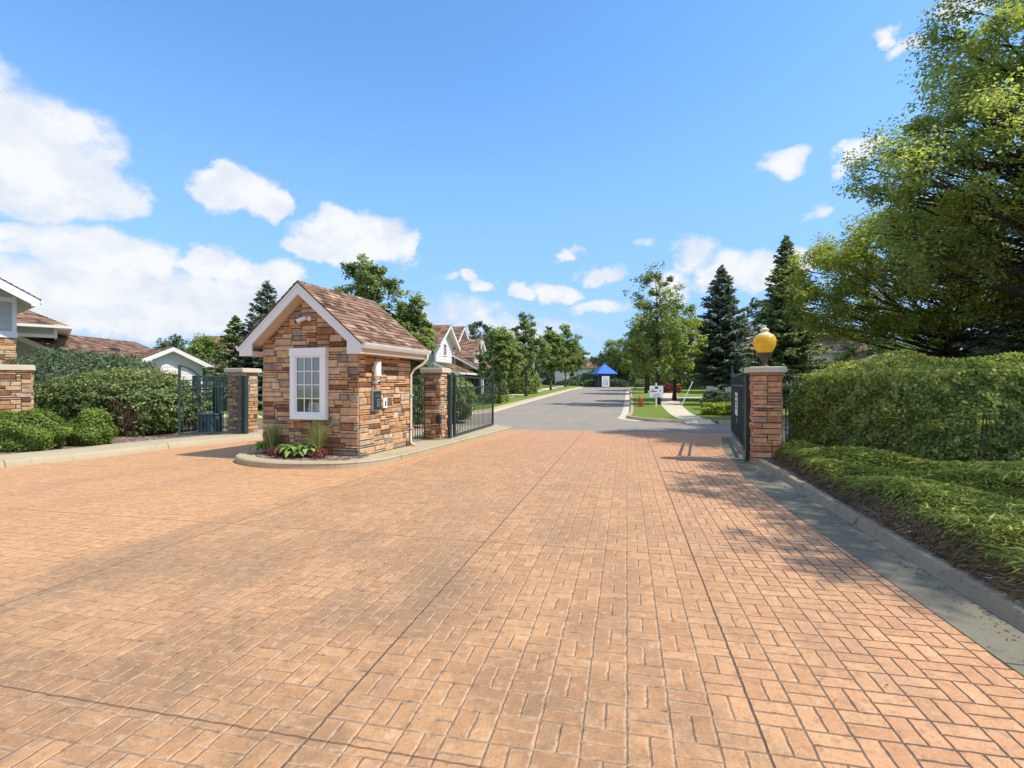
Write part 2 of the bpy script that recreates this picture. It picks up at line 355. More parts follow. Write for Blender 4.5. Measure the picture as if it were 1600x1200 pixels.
# ---------------------------------------------------------------- mesh builder
def quad_mesh(name, V, tint, mat):
    """V: (N,4,3) array -> one mesh of N quads"""
    N = V.shape[0]
    me = bpy.data.meshes.new(name)
    me.vertices.add(N*4); me.vertices.foreach_set('co', V.reshape(-1).astype(np.float32))
    me.loops.add(N*4); me.loops.foreach_set('vertex_index', np.arange(N*4, dtype=np.int32))
    me.polygons.add(N); me.polygons.foreach_set('loop_start', np.arange(0, N*4, 4, dtype=np.int32))
    me.polygons.foreach_set('loop_total', np.full(N, 4, dtype=np.int32))
    a = me.attributes.new('tint', 'FLOAT', 'FACE'); a.data.foreach_set('value', np.clip(tint, 0, 1).astype(np.float32))
    me.update(calc_edges=True); me.materials.append(mat)
    return me
def link(o, parent=None):
    C.objects.link(o)
    if parent: o.parent = parent
    return o
def leafobj(name, V, tint, mat, parent=None):
    return link(bpy.data.objects.new(name, quad_mesh(name, V, tint, mat)), parent)

class MB:
    def __init__(s): s.v = []; s.f = []; s.t = []; s.mi = []; s.M = Matrix()
    def add(s, vs, fs, tint=0.5, mi=0):
        b = len(s.v)
        s.v += [tuple(s.M @ Vector(p)) for p in vs]
        for f in fs: s.f.append([b+i for i in f]); s.t.append(tint); s.mi.append(mi)
    def box(s, a, b, tint=0.5, mi=0):
        x0, y0, z0 = a; x1, y1, z1 = b
        s.add([(x0,y0,z0),(x1,y0,z0),(x1,y1,z0),(x0,y1,z0),(x0,y0,z1),(x1,y0,z1),(x1,y1,z1),(x0,y1,z1)],
              [(0,3,2,1),(4,5,6,7),(0,1,5,4),(1,2,6,5),(2,3,7,6),(3,0,4,7)], tint, mi)
        return s
    def prism(s, poly, y0, y1, axis='y', tint=0.5, mi=0):
        """poly of 2D pts extruded; axis y: pts are (x,z); axis z: pts are (x,y); axis x: pts are (y,z)"""
        n = len(poly)
        def P(p, h): return (p[0], h, p[1]) if axis == 'y' else (p[0], p[1], h) if axis == 'z' else (h, p[0], p[1])
        s.add([P(p, y0) for p in poly]+[P(p, y1) for p in poly],
              [tuple(range(n))[::-1], tuple(range(n, 2*n))]+[(i, (i+1) % n, n+(i+1) % n, n+i) for i in range(n)], tint, mi)
        return s
    def tube(s, pts, rad, n=8, tint=0.5, mi=0, cap=True):
        pts = [Vector(p) for p in pts]
        rad = rad if hasattr(rad, '__len__') else [rad]*len(pts)
        vs = []; fs = []; ref = None
        for i, p in enumerate(pts):
            d = (pts[min(i+1, len(pts)-1)]-pts[max(i-1, 0)])
            d = d.normalized() if d.length > 1e-9 else Vector((0,0,1))
            if ref is None: ref = Vector((1,0,0)) if abs(d.x) < 0.9 else Vector((0,1,0))
            a = (ref-d*ref.dot(d)); a = a.normalized() if a.length > 1e-6 else d.orthogonal().normalized()
            ref = a; b = d.cross(a)
            for k in range(n):
                q = 2*math.pi*k/n
                vs.append(p+(a*math.cos(q)+b*math.sin(q))*rad[i])
        for i in range(len(pts)-1):
            for k in range(n):
                fs.append((i*n+k, i*n+(k+1) % n, (i+1)*n+(k+1) % n, (i+1)*n+k))
        if cap: fs += [tuple(range(n))[::-1], tuple(range((len(pts)-1)*n, len(pts)*n))]
        s.add(vs, fs, tint, mi); return s
    def lathe(s, prof, n=24, c=(0,0,0), tint=0.5, mi=0):
        return s.tube([(c[0], c[1], c[2]+z) for r, z in prof], [max(r, 1e-4) for r, z in prof], n, tint, mi)
    def build(s, name, mats, parent=None, smooth=False, bev=0.0, seg=2):
        me = bpy.data.meshes.new(name)
        me.from_pydata(s.v, [], s.f)
        a = me.attributes.new('tint', 'FLOAT', 'FACE'); a.data.foreach_set('value', np.array(s.t, dtype=np.float32))
        me.polygons.foreach_set('material_index', np.array(s.mi, dtype=np.int32))
        for m in (mats if isinstance(mats, (list, tuple)) else [mats]): me.materials.append(m)
        if smooth is True: me.polygons.foreach_set('use_smooth', np.ones(len(s.f), dtype=bool))
        me.update()
        if smooth == 'auto':
            me.polygons.foreach_set('use_smooth', np.ones(len(s.f), dtype=bool)); me.set_sharp_from_angle(angle=R(40))
        o = link(bpy.data.objects.new(name, me), parent)
        if bev:
            b = o.modifiers.new('bevel', 'BEVEL'); b.width = bev; b.segments = seg; b.limit_method = 'ANGLE'
        return o

def tag(o, label=None, cat=None, group=None, kind=None):
    if label: o['label'] = label
    if cat: o['category'] = cat
    if group: o['group'] = group
    if kind: o['kind'] = kind
    return o
def thing(name, label, cat, loc=(0,0,0), rz=0.0, group=None):
    o = bpy.data.objects.new(name, None); C.objects.link(o)
    o.empty_display_size = 0.2; o.location = loc; o.rotation_euler = (0, 0, rz)
    return tag(o, label, cat, group)
def struct(o): return tag(o, kind='structure')

def sheet(name, poly, off, mat, kind='structure', skirt=0.0):
    bm = bmesh.new()
    vs = [bm.verts.new((x, y, 0)) for x, y in poly]
    for tri in tessellate_polygon([[Vector((x, y, 0)) for x, y in poly]]):
        try: bm.faces.new([vs[i] for i in tri])
        except ValueError: pass
    for yy in (25, 80, 160):
        bmesh.ops.bisect_plane(bm, geom=bm.verts[:]+bm.edges[:]+bm.faces[:], plane_co=(0, yy, 0), plane_no=(0, 1, 0))
    for v in bm.verts: v.co.z = gz(v.co.y)+off
    bmesh.ops.recalc_face_normals(bm, faces=bm.faces[:])
    for f in bm.faces:
        if f.normal.z < 0: f.normal_flip()
    if off > 0.05:      # the edge of a raised bed goes down into the ground
        ex = bmesh.ops.extrude_edge_only(bm, edges=[e for e in bm.edges if e.is_boundary])
        for v in ex['geom']:
            if isinstance(v, bmesh.types.BMVert): v.co.z -= 0.16
    me = bpy.data.meshes.new(name); bm.to_mesh(me); bm.free(); me.materials.append(mat)
    o = link(bpy.data.objects.new(name, me))
    if kind: o['kind'] = kind
    return o

def smoothpath(pts, n=6):
    """Catmull-Rom through 2D points"""
    P = [Vector((*p, 0)) if len(p) == 2 else Vector(p) for p in pts]; out = []
    for i in range(len(P)-1):
        a, b, c, d = P[max(i-1, 0)], P[i], P[i+1], P[min(i+2, len(P)-1)]
        for k in range(n):
            t = k/n
            out.append(0.5*((2*b)+(c-a)*t+(2*a-5*b+4*c-d)*t*t+(3*b-a-3*c+d)*t**3))
    out.append(P[-1]); return out

def sweep(name, path, prof, mat, side=1, closed=False, kind='structure'):
    """prof: (offset, height) pairs; offset to the right of the path (side=1) or left (side=-1)"""
    mb = MB(); n = len(path); k = len(prof); vs = []; fs = []
    for i, p in enumerate(path):
        a = path[i-1] if (i > 0 or closed) else path[i]
        b = path[(i+1) % n] if (i < n-1 or closed) else path[i]
        d = Vector((b.x-a.x, b.y-a.y, 0)).normalized(); nr = Vector((d.y, -d.x, 0))*side
        for o, h in prof:
            q = p+nr*o; vs.append((q.x, q.y, gz(q.y)+h))
    for i in range(n if closed else n-1):
        for j in range(k-1):
            a = i*k+j; b = ((i+1) % n)*k+j
            fs.append((a, b, b+1, a+1))
    mb.add(vs, fs)
    o = mb.build(name, mat, smooth='auto'); 
    if kind: o['kind'] = kind
    return o
# ---------------------------------------------------------------- generators
def unit(a): return a/np.maximum(np.linalg.norm(a, axis=1, keepdims=True), 1e-9)
def leaves(rng, Cn, nrm, L, W, jit=0.8, tdir=None):
    """diamond leaves at Cn with normals near nrm"""
    N = len(Cn)
    n = unit(nrm+rng.normal(0, jit, (N, 3)))
    t = rng.normal(0, 1, (N, 3)) if tdir is None else tdir+rng.normal(0, 0.45, (N, 3))
    t = unit(t-n*np.sum(t*n, axis=1, keepdims=True)); s = np.cross(n, t)
    l = (L*rng.uniform(0.65, 1.25, (N, 1))); w = (W*rng.uniform(0.7, 1.2, (N, 1)))
    bend = n*l*0.12
    return np.stack([Cn-t*l*0.5-bend, Cn+s*w*0.5+t*l*0.05, Cn+t*l*0.5-bend, Cn-s*w*0.5+t*l*0.05], axis=1)

def make_tree(name, label, cat, loc, H, prof, z0, nclump, nleaf, L, W, mat, bark, seed, rt=0.16, csize=0.55, lean=(0, 0), flat=0.75, group=None, shell=0.55, up=0.8, squash=(1, 1)):
    """prof: list of (height fraction of crown, radius)"""
    rng = np.random.default_rng(seed)
    t = thing(name, label, cat, loc, 0, group)
    hs = [p[0] for p in prof]; rs = [p[1] for p in prof]
    cl = []
    # clump centres, evenly spread through the crown with more near its surface
    tries = 0
    rmax = max(rs); rcl = csize*0.95
    while len(cl) < nclump and tries < nclump*40:
        tries += 1
        h = rng.uniform(0, 1); r = float(np.interp(h, hs, rs))
        if rng.uniform() > (r/rmax)**1.0+0.05: continue
        q = rng.uniform(0, 2*math.pi); f = shell+(1-shell)*math.sqrt(rng.uniform()) if rng.uniform() < 0.75 else rng.uniform(0.1, 0.8)
        f *= rng.uniform(0.82, 1.08)
        z = z0+h*(H-z0)
        c = np.array([math.cos(q)*r*f*squash[0]+lean[0]*h, math.sin(q)*r*f*squash[1]+lean[1]*h, z])
        if all(np.linalg.norm(c-o) > rcl for o in cl) or tries > nclump*20: cl.append(c)
    mb = MB()
    # trunk
    th = z0+0.80*(H-z0); pts = []; rad = []
    ns = 9
    for i in range(ns+1):
        k = i/ns; zz = k*th; hh = max(0, (zz-z0)/(H-z0))
        pts.append((lean[0]*hh+math.sin(k*5+seed)*0.05*rt/0.16*k*2, lean[1]*hh+math.cos(k*4+seed)*0.05*rt/0.16*k*2, zz-0.05 if i == 0 else zz))
        rad.append(rt*(1.35 if i == 0 else 1.0-0.85*k))
    mb.tube(pts, rad, 9)
    tp = np.array(pts)
    nleader = 4
    V = []; T = []; 
    per = nleaf//max(1, len(cl))
    for c in cl:
        zs = max(z0*0.75, min(th*0.95, c[2]-rng.uniform(0.25, 0.6)*math.hypot(c[0], c[1])*up-0.2))
        k = zs/th*ns; i = min(ns-1, int(k)); p0 = tp[i]+(tp[i+1]-tp[i])*(k-i)
        d = c-p0; mid = p0+d*0.5+np.array([0, 0, -0.08*np.linalg.norm(d)])+rng.normal(0, 0.06*np.linalg.norm(d), 3)
        P = []; rr = []
        r0 = min(rt*0.30, 0.010+0.010*np.linalg.norm(d)*min(1.3, rt/0.16))
        for j in range(6):
            u = j/5; P.append(tuple((1-u)**2*p0+2*u*(1-u)*mid+u*u*c)); rr.append(r0*(1-u*0.8))
        mb.tube(P, rr, 5, cap=False)
        # twigs in the clump
        for _ in range(3):
            e = c+rng.normal(0, csize*0.55, 3)*np.array([1, 1, 0.7]); s0 = np.array(P[4])
            mb.tube([tuple(s0), tuple((s0+e)/2+rng.normal(0, 0.04, 3)), tuple(e)], [r0*0.3, r0*0.22, r0*0.12], 4, cap=False)
        cs = csize*rng.uniform(0.7, 1.3); n = int(per*rng.uniform(0.6, 1.4))
        q = rng.normal(0, 1, (n, 3)); q = unit(q)*(rng.uniform(0, 1, (n, 1))**0.5)
        q *= np.array([1, 1, flat])*cs
        # sub clusters
        sub = rng.normal(0, cs*0.42, (max(3, n//26), 3))*np.array([1, 1, flat])
        q = q*0.55+sub[rng.integers(0, len(sub), n)]
        out = unit(q+np.array([[0, 0, 0.25*cs]])); nr = out*0.5+np.array([0, 0, 0.9])
        V.append(leaves(rng, c+q, nr, L, W, 0.55))
        ct = rng.normal(0.0, 0.13)
        T.append(np.clip(rng.normal(0.42, 0.2, n)+ct+0.12*q[:, 2]/cs, 0, 1))
    mb.build('trunk', bark, t, smooth=True)
    leafobj('crown', np.concatenate(V), np.concatenate(T), mat, t)
    return t

def make_spruce(name, label, loc, H, Rm, mat, seed, z0=0.7, dens=1.0, spray=0.42, nb=13, whorl=0.34, group=None, powr=0.85, droop=0.25):
    rng = np.random.default_rng(seed)
    t = thing(name, label, 'tree', loc, 0, group)
    mb = MB(); mb.tube([(0, 0, -0.05), (0.02, 0, H*0.5), (0, 0.01, H*0.97)], [0.024*H, 0.013*H, 0.01], 8)
    V = []; T = []
    z = z0
    while z < H*0.985:
        f = (z-z0)/(H-z0); r = Rm*(1-f)**powr*(0.80+0.2*min(1, f*6+0.3))
        n = max(4, int(nb*(1-0.55*f)))
        a0 = rng.uniform(0, 6.28)
        for k in range(n):
            a = a0+2*math.pi*(k+rng.uniform(-0.35, 0.35))/n; rl = r*rng.uniform(0.68, 1.12)+0.06; zz = z+rng.uniform(-0.15, 0.15)
            d = np.array([math.cos(a), math.sin(a), 0])
            rise = (0.45*f-droop*(1-f))
            m = int(max(7, rl*22*dens))
            u = rng.uniform(0.12, 1.0, m)**0.7
            side = np.array([-d[1], d[0], 0])
            wd = 0.30*rl*(1.05-u)+0.06
            off = rng.uniform(-1, 1, m)*wd
            P = np.outer(u*rl, d)+np.outer(off, side)
            P[:, 2] = zz+rise*rl*u+0.10*rl*u**3+rng.normal(0, 0.035, m)-np.abs(off)*0.25
            dirs = d[None]*0.9+side[None]*(np.sign(off)*0.75)[:, None]+np.array([0, 0, 0.22])
            nr = np.array([[0, 0, 1.0]])+d[None]*0.25
            V.append(leaves(rng, P, np.repeat(nr, m, 0), spray*(0.75+0.35*(1-f)), spray*0.30, 0.45, dirs))
            T.append(np.clip(rng.normal(0.36, 0.17, m)+0.28*(u-0.6)+rng.normal(0, 0.08), 0, 1))
            if rl > 0.4 and k % 2 == 0:
                e = d*rl*0.9; mb.tube([(0, 0, zz), (e[0]*0.5, e[1]*0.5, zz+rise*rl*0.45), (e[0], e[1], zz+rise*rl*0.9)], [0.035*rl/Rm+0.008, 0.02*rl/Rm+0.006, 0.004], 4, cap=False)
        z += whorl*(1-0.45*f)*rng.uniform(0.8, 1.2)
    # leader
    m = 60; P = np.zeros((m, 3)); P[:, 2] = rng.uniform(H*0.93, H*1.01, m); P[:, :2] = rng.normal(0, 0.05, (m, 2))
    V.append(leaves(rng, P, rng.normal(0, 1, (m, 3)), spray*0.6, spray*0.2, 0.3, np.repeat([[0, 0, 1.0]], m, 0))); T.append(rng.uniform(0.2, 0.7, m))
    mb.build('trunk', M['barkd'], t, smooth=True)
    leafobj('crown', np.concatenate(V), np.concatenate(T), mat, t)
    return t

def lump(rng, k=5):
    """a smooth random bumpiness on directions"""
    D = unit(rng.normal(0, 1, (k, 3))); A = rng.uniform(-0.14, 0.16, k); S = rng.uniform(3, 9, k)
    return lambda d: 1+np.sum(A*np.exp(S*(d@D.T-1)), axis=1)

def make_bush(name, label, cat, loc, rad, n, L, W, mat, seed, zc=0.0, stems=7, pw=2.4, group=None, yel=0.0, stem_mat=None, jit=0.7, gap=None, lumps=14, rz=0.0, upb=0.4):
    """superellipsoid mound of leaves; rad=(rx,ry,rz); zc is the height of its equator"""
    rng = np.random.default_rng(seed)
    t = thing(name, label, cat, loc, rz, group)
    d = unit(rng.normal(0, 1, (n*2, 3)))
    z_lo = -zc/rad[2]
    d = d[d[:, 2] > min(z_lo, -0.02)*1.05][:n]; n = len(d)
    k = (np.sum(np.abs(d)**pw, axis=1))**(-1/pw)
    f = lump(rng, lumps)(d)
    rmn = float(np.mean(rad)); fq = 5.5*rmn
    ph = rng.uniform(0, 6.28, 6)
    f = f+0.05/max(0.6, rmn)*(np.sin(d[:, 0]*fq*2.2+ph[0]+2*np.sin(d[:, 1]*fq+ph[1]))+np.sin(d[:, 2]*fq*2.6+ph[2]+1.5*np.sin(d[:, 0]*fq*1.3+ph[3]))+0.8*np.sin(d[:, 1]*fq*3+d[:, 2]*fq*1.7+ph[4]))
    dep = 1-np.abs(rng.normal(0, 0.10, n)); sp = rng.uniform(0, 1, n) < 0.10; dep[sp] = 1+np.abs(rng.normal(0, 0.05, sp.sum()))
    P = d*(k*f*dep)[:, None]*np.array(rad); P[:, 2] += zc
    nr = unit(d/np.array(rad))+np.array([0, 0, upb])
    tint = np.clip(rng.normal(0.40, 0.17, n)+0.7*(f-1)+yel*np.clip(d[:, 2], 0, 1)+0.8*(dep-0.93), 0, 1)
    keep = P[:, 2] > 0.03
    if gap is not None: keep &= ~gap(P, rng)
    P, nr, tint = P[keep], nr[keep], tint[keep]
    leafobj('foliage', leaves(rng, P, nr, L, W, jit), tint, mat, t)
    mb = MB()
    for i in range(stems*4):
        q = rng.uniform(0, 6.28); r = rng.uniform(0.2, 0.8)
        e = np.array([math.cos(q)*rad[0]*r, math.sin(q)*rad[1]*r, zc+rad[2]*rng.uniform(0.2, 0.75)])
        b = np.array([math.cos(q)*rad[0]*r*0.35, math.sin(q)*rad[1]*r*0.35, -0.03])
        mb.tube([tuple(b), tuple((b+e)/2+rng.normal(0, 0.05, 3)), tuple(e)], [0.022, 0.014, 0.006], 5)
    mb.build('stems', stem_mat or M['twig'], t, smooth=True)
    return t

def in_poly(P, poly):
    x, y = P[:, 0], P[:, 1]; c = np.zeros(len(P), bool); n = len(poly)
    for i in range(n):
        x1, y1 = poly[i]; x2, y2 = poly[(i+1) % n]
        k = ((y1 > y) != (y2 > y)) & (x < (x2-x1)*(y-y1)/(y2-y1+1e-12)+x1); c ^= k
    return c
def poly_dist(P, poly):
    best = np.full(len(P), 1e9); g = np.zeros((len(P), 2))
    for i in range(len(poly)):
        a = np.array(poly[i]); b = np.array(poly[(i+1) % len(poly)]); ab = b-a
        u = np.clip(((P[:, :2]-a)@ab)/(ab@ab), 0, 1); q = a+u[:, None]*ab; d = P[:, :2]-q; l = np.linalg.norm(d, axis=1)
        k = l < best; best[k] = l[k]; g[k] = d[k]
    return best, g/np.maximum(best, 1e-6)[:, None]

def stones(mb, W, H, seed, cu=0.065, cv=0.052, wr=(3, 9), hr=(1, 3), pr=0.022, mi=0):
    """irregular ledge stone over [0,W]x[0,H] in the local x/z plane, facing -y"""
    rg = random.Random(seed)
    nu = max(1, round(W/cu)); nv = max(1, round(H/cv)); cu = W/nu; cv = H/nv
    used = [[False]*nv for _ in range(nu)]
    for j in range(nv):
        for i in range(nu):
            if used[i][j]: continue
            w = rg.randint(*wr); h = rg.choices(range(hr[0], hr[1]+1), [3, 5, 2][:hr[1]-hr[0]+1])[0]
            if h == hr[1] and w > 7: w = 5
            k = 0
            while k < w and i+k < nu and not used[i+k][j]: k += 1
            if 0 < nu-(i+k) <= 1 and not used[min(nu-1, i+k)][j]: k += nu-(i+k)
            w = k; h = min(h, nv-j)
            for a in range(w):
                for b in range(h): used[i+a][j+b] = True
            x0, x1, z0, z1 = i*cu, (i+w)*cu, j*cv, (j+h)*cv
            g = rg.uniform(0.004, 0.009); p = rg.uniform(0.002, pr+0.012)
            J = lambda s: rg.uniform(-s, s)
            x0 += g+J(.003); x1 -= g+J(.003); z0 += g+J(.002); z1 -= g+J(.002)
            b = 0.010
            r0 = [(x0, 0.02, z0), (x1, 0.02, z0), (x1, 0.02, z1), (x0, 0.02, z1)]
            r1 = [(x+J(.004), -p+b+J(.002), z+J(.003)) for x, y, z in r0]
            cx, cz = (x0+x1)/2, (z0+z1)/2
            r2 = [(x+(b if x < cx else -b)+J(.004), -p+J(.004), z+(b if z < cz else -b)+J(.003)) for x, y, z in r0]
            mb.add(r0+r1+r2, [(8, 9, 10, 11)]+[(a, (a+1) % 4, 4+(a+1) % 4, 4+a) for a in range(4)]+[(4+a, 4+(a+1) % 4, 8+(a+1) % 4, 8+a) for a in range(4)], rg.random(), mi)

def clip_obj(o, planes):
    """cut away what lies on the positive side of each (point, normal)"""
    bm = bmesh.new(); bm.from_mesh(o.data)
    for co, no in planes:
        bmesh.ops.bisect_plane(bm, geom=bm.verts[:]+bm.edges[:]+bm.faces[:], plane_co=co, plane_no=no, clear_outer=True)
    bm.to_mesh(o.data); bm.free()

def frame(ox, oy, ang, oz=0.0):
    """local x runs along angle ang (from +x), local -y faces right of... outward"""
    return Matrix.Translation((ox, oy, oz)) @ Matrix.Rotation(ang, 4, 'Z')

def shingle_slope(mb, p_eave0, p_eave1, p_ridge0, p_ridge1, seed, expo=0.14, tab=(0.12, 0.32), mi=0, th=0.012):
    """rows of tabs on the quad eave0-eave1-ridge1-ridge0"""
    rg = random.Random(seed)
    e0, e1, r0, r1 = map(Vector, (p_eave0, p_eave1, p_ridge0, p_ridge1))
    Lr = ((r0+r1)/2-(e0+e1)/2).length; n = max(1, round(Lr/expo))
    up = ((e1-e0).cross((r0+r1)/2-(e0+e1)/2)).normalized()
    if up.z < 0: up = -up
    for i in range(n):
        a, b = i/n, min(1.0, (i+1.08)/n)
        A0, A1 = e0.lerp(r0, a), e1.lerp(r1, a); B0, B1 = e0.lerp(r0, b), e1.lerp(r1, b)
        W = (A1-A0).length
        if W < 0.05: continue
        s = 0.0
        while s < W-1e-4:
            w = rg.uniform(*tab); s1 = min(W, s+w)
            if W-s1 < tab[0]*0.4: s1 = W
            u0, u1 = s/W, s1/W
            t = rg.random(); h = th*rg.uniform(0.9, 1.7)
            q = [A0.lerp(A1, u0)+up*0.003, A0.lerp(A1, u1)+up*0.003, A0.lerp(A1, u1)+up*h, A0.lerp(A1, u0)+up*h, B0.lerp(B1, u1)+up*0.002, B0.lerp(B1, u0)+up*0.002]
            mb.add([tuple(v) for v in q], [(0, 1, 2, 3), (3, 2, 4, 5), (0, 3, 5), (1, 4, 2)], t, mi)
            s = s1

def siding_wall(poly, mat, name, parent, Mx, lap=0.16, th=0.022, base=0.08):
    """lapped boards over a convex polygon (x,z) in the plane y=0 facing -y, in frame Mx"""
    xs = [p[0] for p in poly]; zs = [p[1] for p in poly]; x0, x1, z0, z1 = min(xs), max(xs), min(zs), max(zs)
    mb = MB(); z = z0
    while z < z1:
        a, b = z, min(z+lap, z1+lap)
        mb.add([(x0, -th, a), (x1, -th, a), (x1, -0.004, b), (x0, -0.004, b), (x0, 0, a), (x1, 0, a)], [(0, 1, 2, 3), (4, 5, 1, 0)])
        z += lap
    mb.prism(poly, 0.001, base)
    bm_o = mb.build(name, mat, parent)
    n = len(poly); cx, cz = sum(xs)/n, sum(zs)/n; pl = []
    for i in range(n):
        (xa, za), (xb, zb) = poly[i], poly[(i+1) % n]
        nx, nz = zb-za, -(xb-xa)
        if nx*(cx-xa)+nz*(cz-za) > 0: nx, nz = -nx, -nz
        l = math.hypot(nx, nz); pl.append(((xa+nx/l*0.0005, 0, za+nz/l*0.0005), (nx/l, 0, nz/l)))
    clip_obj(bm_o, pl)
    bm_o.data.transform(Mx)
    return bm_o

def bar(mb, a, b, w, h=None):
    """square bar from a to b"""
    a, b = Vector(a), Vector(b); d = (b-a).normalized(); h = h or w
    up = Vector((0, 0, 1)) if abs(d.z) < 0.95 else Vector((0, 1, 0))
    s = d.cross(up).normalized(); u = s.cross(d)
    vs = []
    for p in (a, b):
        for sx, sz in ((-1, -1), (1, -1), (1, 1), (-1, 1)): vs.append(p+s*sx*w/2+u*sz*h/2)
    mb.add(vs, [(0, 3, 2, 1), (4, 5, 6, 7), (0, 1, 5, 4), (1, 2, 6, 5), (2, 3, 7, 6), (3, 0, 4, 7)])

def make_gate(label, p0, p1, npick, seed, ztop=1.70, zmid=1.42, zfin=1.99, swoop=0.95, sag=0.0, drop=True, z0=0.12, scroll=0, low=0.07, mat=None, curl=1):
    L = math.hypot(p1[0]-p0[0], p1[1]-p0[1]); ang = math.atan2(p1[1]-p0[1], p1[0]-p0[0])
    t = thing('driveway_gate', label, 'gate', (p0[0], p0[1], z0), ang, 'iron gates of the entrance')
    mat = mat or M['metal']
    mb = MB()
    bar(mb, (0.03, 0, low), (L-0.03, 0, low), 0.05)
    bar(mb, (0.03, 0, zmid), (L-0.03, 0, zmid), 0.04)
    bar(mb, (0.03, 0, 0.0+low-0.03), (0.03, 0, ztop+0.04), 0.06)
    bar(mb, (L-0.03, 0, low-0.03), (L-0.03, 0, zfin), 0.06)
    N = 12; pts = [(0.03, 0, ztop)]
    def topz(x):
        u = max(0.0, (x-(L-swoop))/swoop)
        if curl == 1: return ztop-0.04*(x/L)+(zfin-ztop)*u**2.2
        return ztop+(zfin-0.02-ztop)*(1-(1-u)**2)
    for i in range(N+1): pts.append((L-swoop+swoop*i/N-0.03*(i == N), 0, topz(L-swoop+swoop*i/N)))
    for a, b in zip(pts[:-1], pts[1:]): bar(mb, a, b, 0.045)
    mb.build('frame', mat, t, bev=0.004)
    pm = MB(); bar(pm, (0, 0, low), (0, 0, zmid), 0.015)
    first = None
    for i in range(npick):
        x = 0.03+(L-0.06)*(i+1)/(npick+1)
        if first is None: o = first = pm.build('picket', mat, t)
        else: o = first.copy(); link(o, t)
        o.location = (x, 0, 0)
    ps = MB(); bar(ps, (0, 0, zmid), (0, 0, ztop-0.01), 0.019)
    first = None
    for i in range(0, npick, 3):
        x = 0.03+(L-0.06)*(i+1)/(npick+1)
        if first is None: o = first = ps.build('upper_picket', mat, t)
        else: o = first.copy(); link(o, t)
        o.location = (x, 0, 0)
    if scroll:
        first = None
        for i in range(scroll):
            x = 0.25+(L-0.7)*i/max(1, scroll-1)
            if first is None:
                sm = MB(); P = []
                for k in range(26):
                    q = k/25*4.2*math.pi; r = 0.105*(1-k/34)
                    P.append((math.cos(q)*r, 0, math.sin(q)*r))
                sm.tube(P, 0.009, 5); o = first = sm.build('scroll', mat, t, smooth=True)
            else: o = first.copy(); link(o, t)
            o.location = (x, 0, (ztop+zmid)/2)
    return t, L

def make_fence(label, p0, p1, npick, ztop=1.7, zmid=1.45, z0=0.12, post=True, cat='fence'):
    L = math.hypot(p1[0]-p0[0], p1[1]-p0[1]); ang = math.atan2(p1[1]-p0[1], p1[0]-p0[0])
    t = thing('iron_fence', label, cat, (p0[0], p0[1], z0), ang, 'iron fence panels')
    for z in (0.12, zmid, ztop):
        mb = MB(); bar(mb, (0, 0, z), (L, 0, z), 0.035); mb.build('rail', M['metal'], t)
    pm = MB(); bar(pm, (0, 0, 0.04), (0, 0, ztop-0.0175), 0.018)
    first = None
    for i in range(npick):
        if first is None: o = first = pm.build('picket', M['metal'], t)
        else: o = first.copy(); link(o, t)
        o.location = (L*(i+0.5)/npick, 0, 0)
    return t

def make_pillar(label, loc, rz, w, h, mat, seed, capw=0.1, capt=0.13, group='stone entrance pillars', hr=(1, 2), cu=0.075, cv=0.055):
    t = thing('stone_pillar', label, 'pillar', loc, rz, group)
    mb = MB(); k = w/2
    mb.box((-k+0.012, -k+0.012, -0.1), (k-0.012, k-0.012, h-capt+0.005), 0.5, 1)
    for i in range(4):
        mb.M = Matrix.Rotation(i*math.pi/2, 4, 'Z') @ Matrix.Translation((-k, -k, 0))
        stones(mb, w, h-capt, seed+i, cu, cv, (2, 5), hr, 0.02, 0)
    mb.M = Matrix(); mb.build('shaft', [mat, M['mortar']], t)
    c = MB(); q = k+capw; c.prism([(-q, -q), (q, -q), (q, q), (-q, q)], h-capt, h-0.012, 'z')
    c.prism([(-q+.03, -q+.03), (q-.03, -q+.03), (q-.03, q-.03), (-q+.03, q-.03)], h-0.0125, h, 'z')
    c.build('cap', M['cap'], t, bev=0.012)
    return t
# ================================================================= SETTING
sheet('ground', [(-900, -60), (900, -60), (900, 1500), (-900, 1500)], -0.06, M['ground'])
curbL_pts = [(-15.5, -2), (-13.4, 3.0), (-11.4, 6.6), (-9.75, 9.7), (-8.92, 11.2), (-8.42, 12.7), (-7.25, 14.9), (-6.5, 17.6), (-6.1, 19.3)]
bR = lambda y: 2.27+0.193*y
# driveway of stamped brick
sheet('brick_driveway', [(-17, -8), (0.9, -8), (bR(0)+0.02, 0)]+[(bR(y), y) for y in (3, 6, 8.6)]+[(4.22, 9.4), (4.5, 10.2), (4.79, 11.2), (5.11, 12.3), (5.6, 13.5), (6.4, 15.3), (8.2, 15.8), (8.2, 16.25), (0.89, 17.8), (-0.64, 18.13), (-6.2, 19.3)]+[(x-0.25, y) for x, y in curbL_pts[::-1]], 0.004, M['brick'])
sheet('asphalt_road', [(-12, 20.2), (-6.2, 18.9), (-0.64, 17.8), (0.89, 17.47), (6.7, 16.2), (16, 14.4), (16.6, 19.3), (8.8, 20.7), (7.1, 21.4), (6.1, 22.0), (5.45, 22.5), (5.4, 24), (roadR(26), 26), (roadR(62), 62), (16.5, 70), (22, 73), (40, 73), (40, 79), (roadL(79), 79), (roadL(62), 62), (roadL(45), 45), (roadL(29.8), 29.8), (-1.3, 28.2), (-2.2, 26.8), (-4, 25.8), (-14, 28)], 0.0, M['asphalt'])
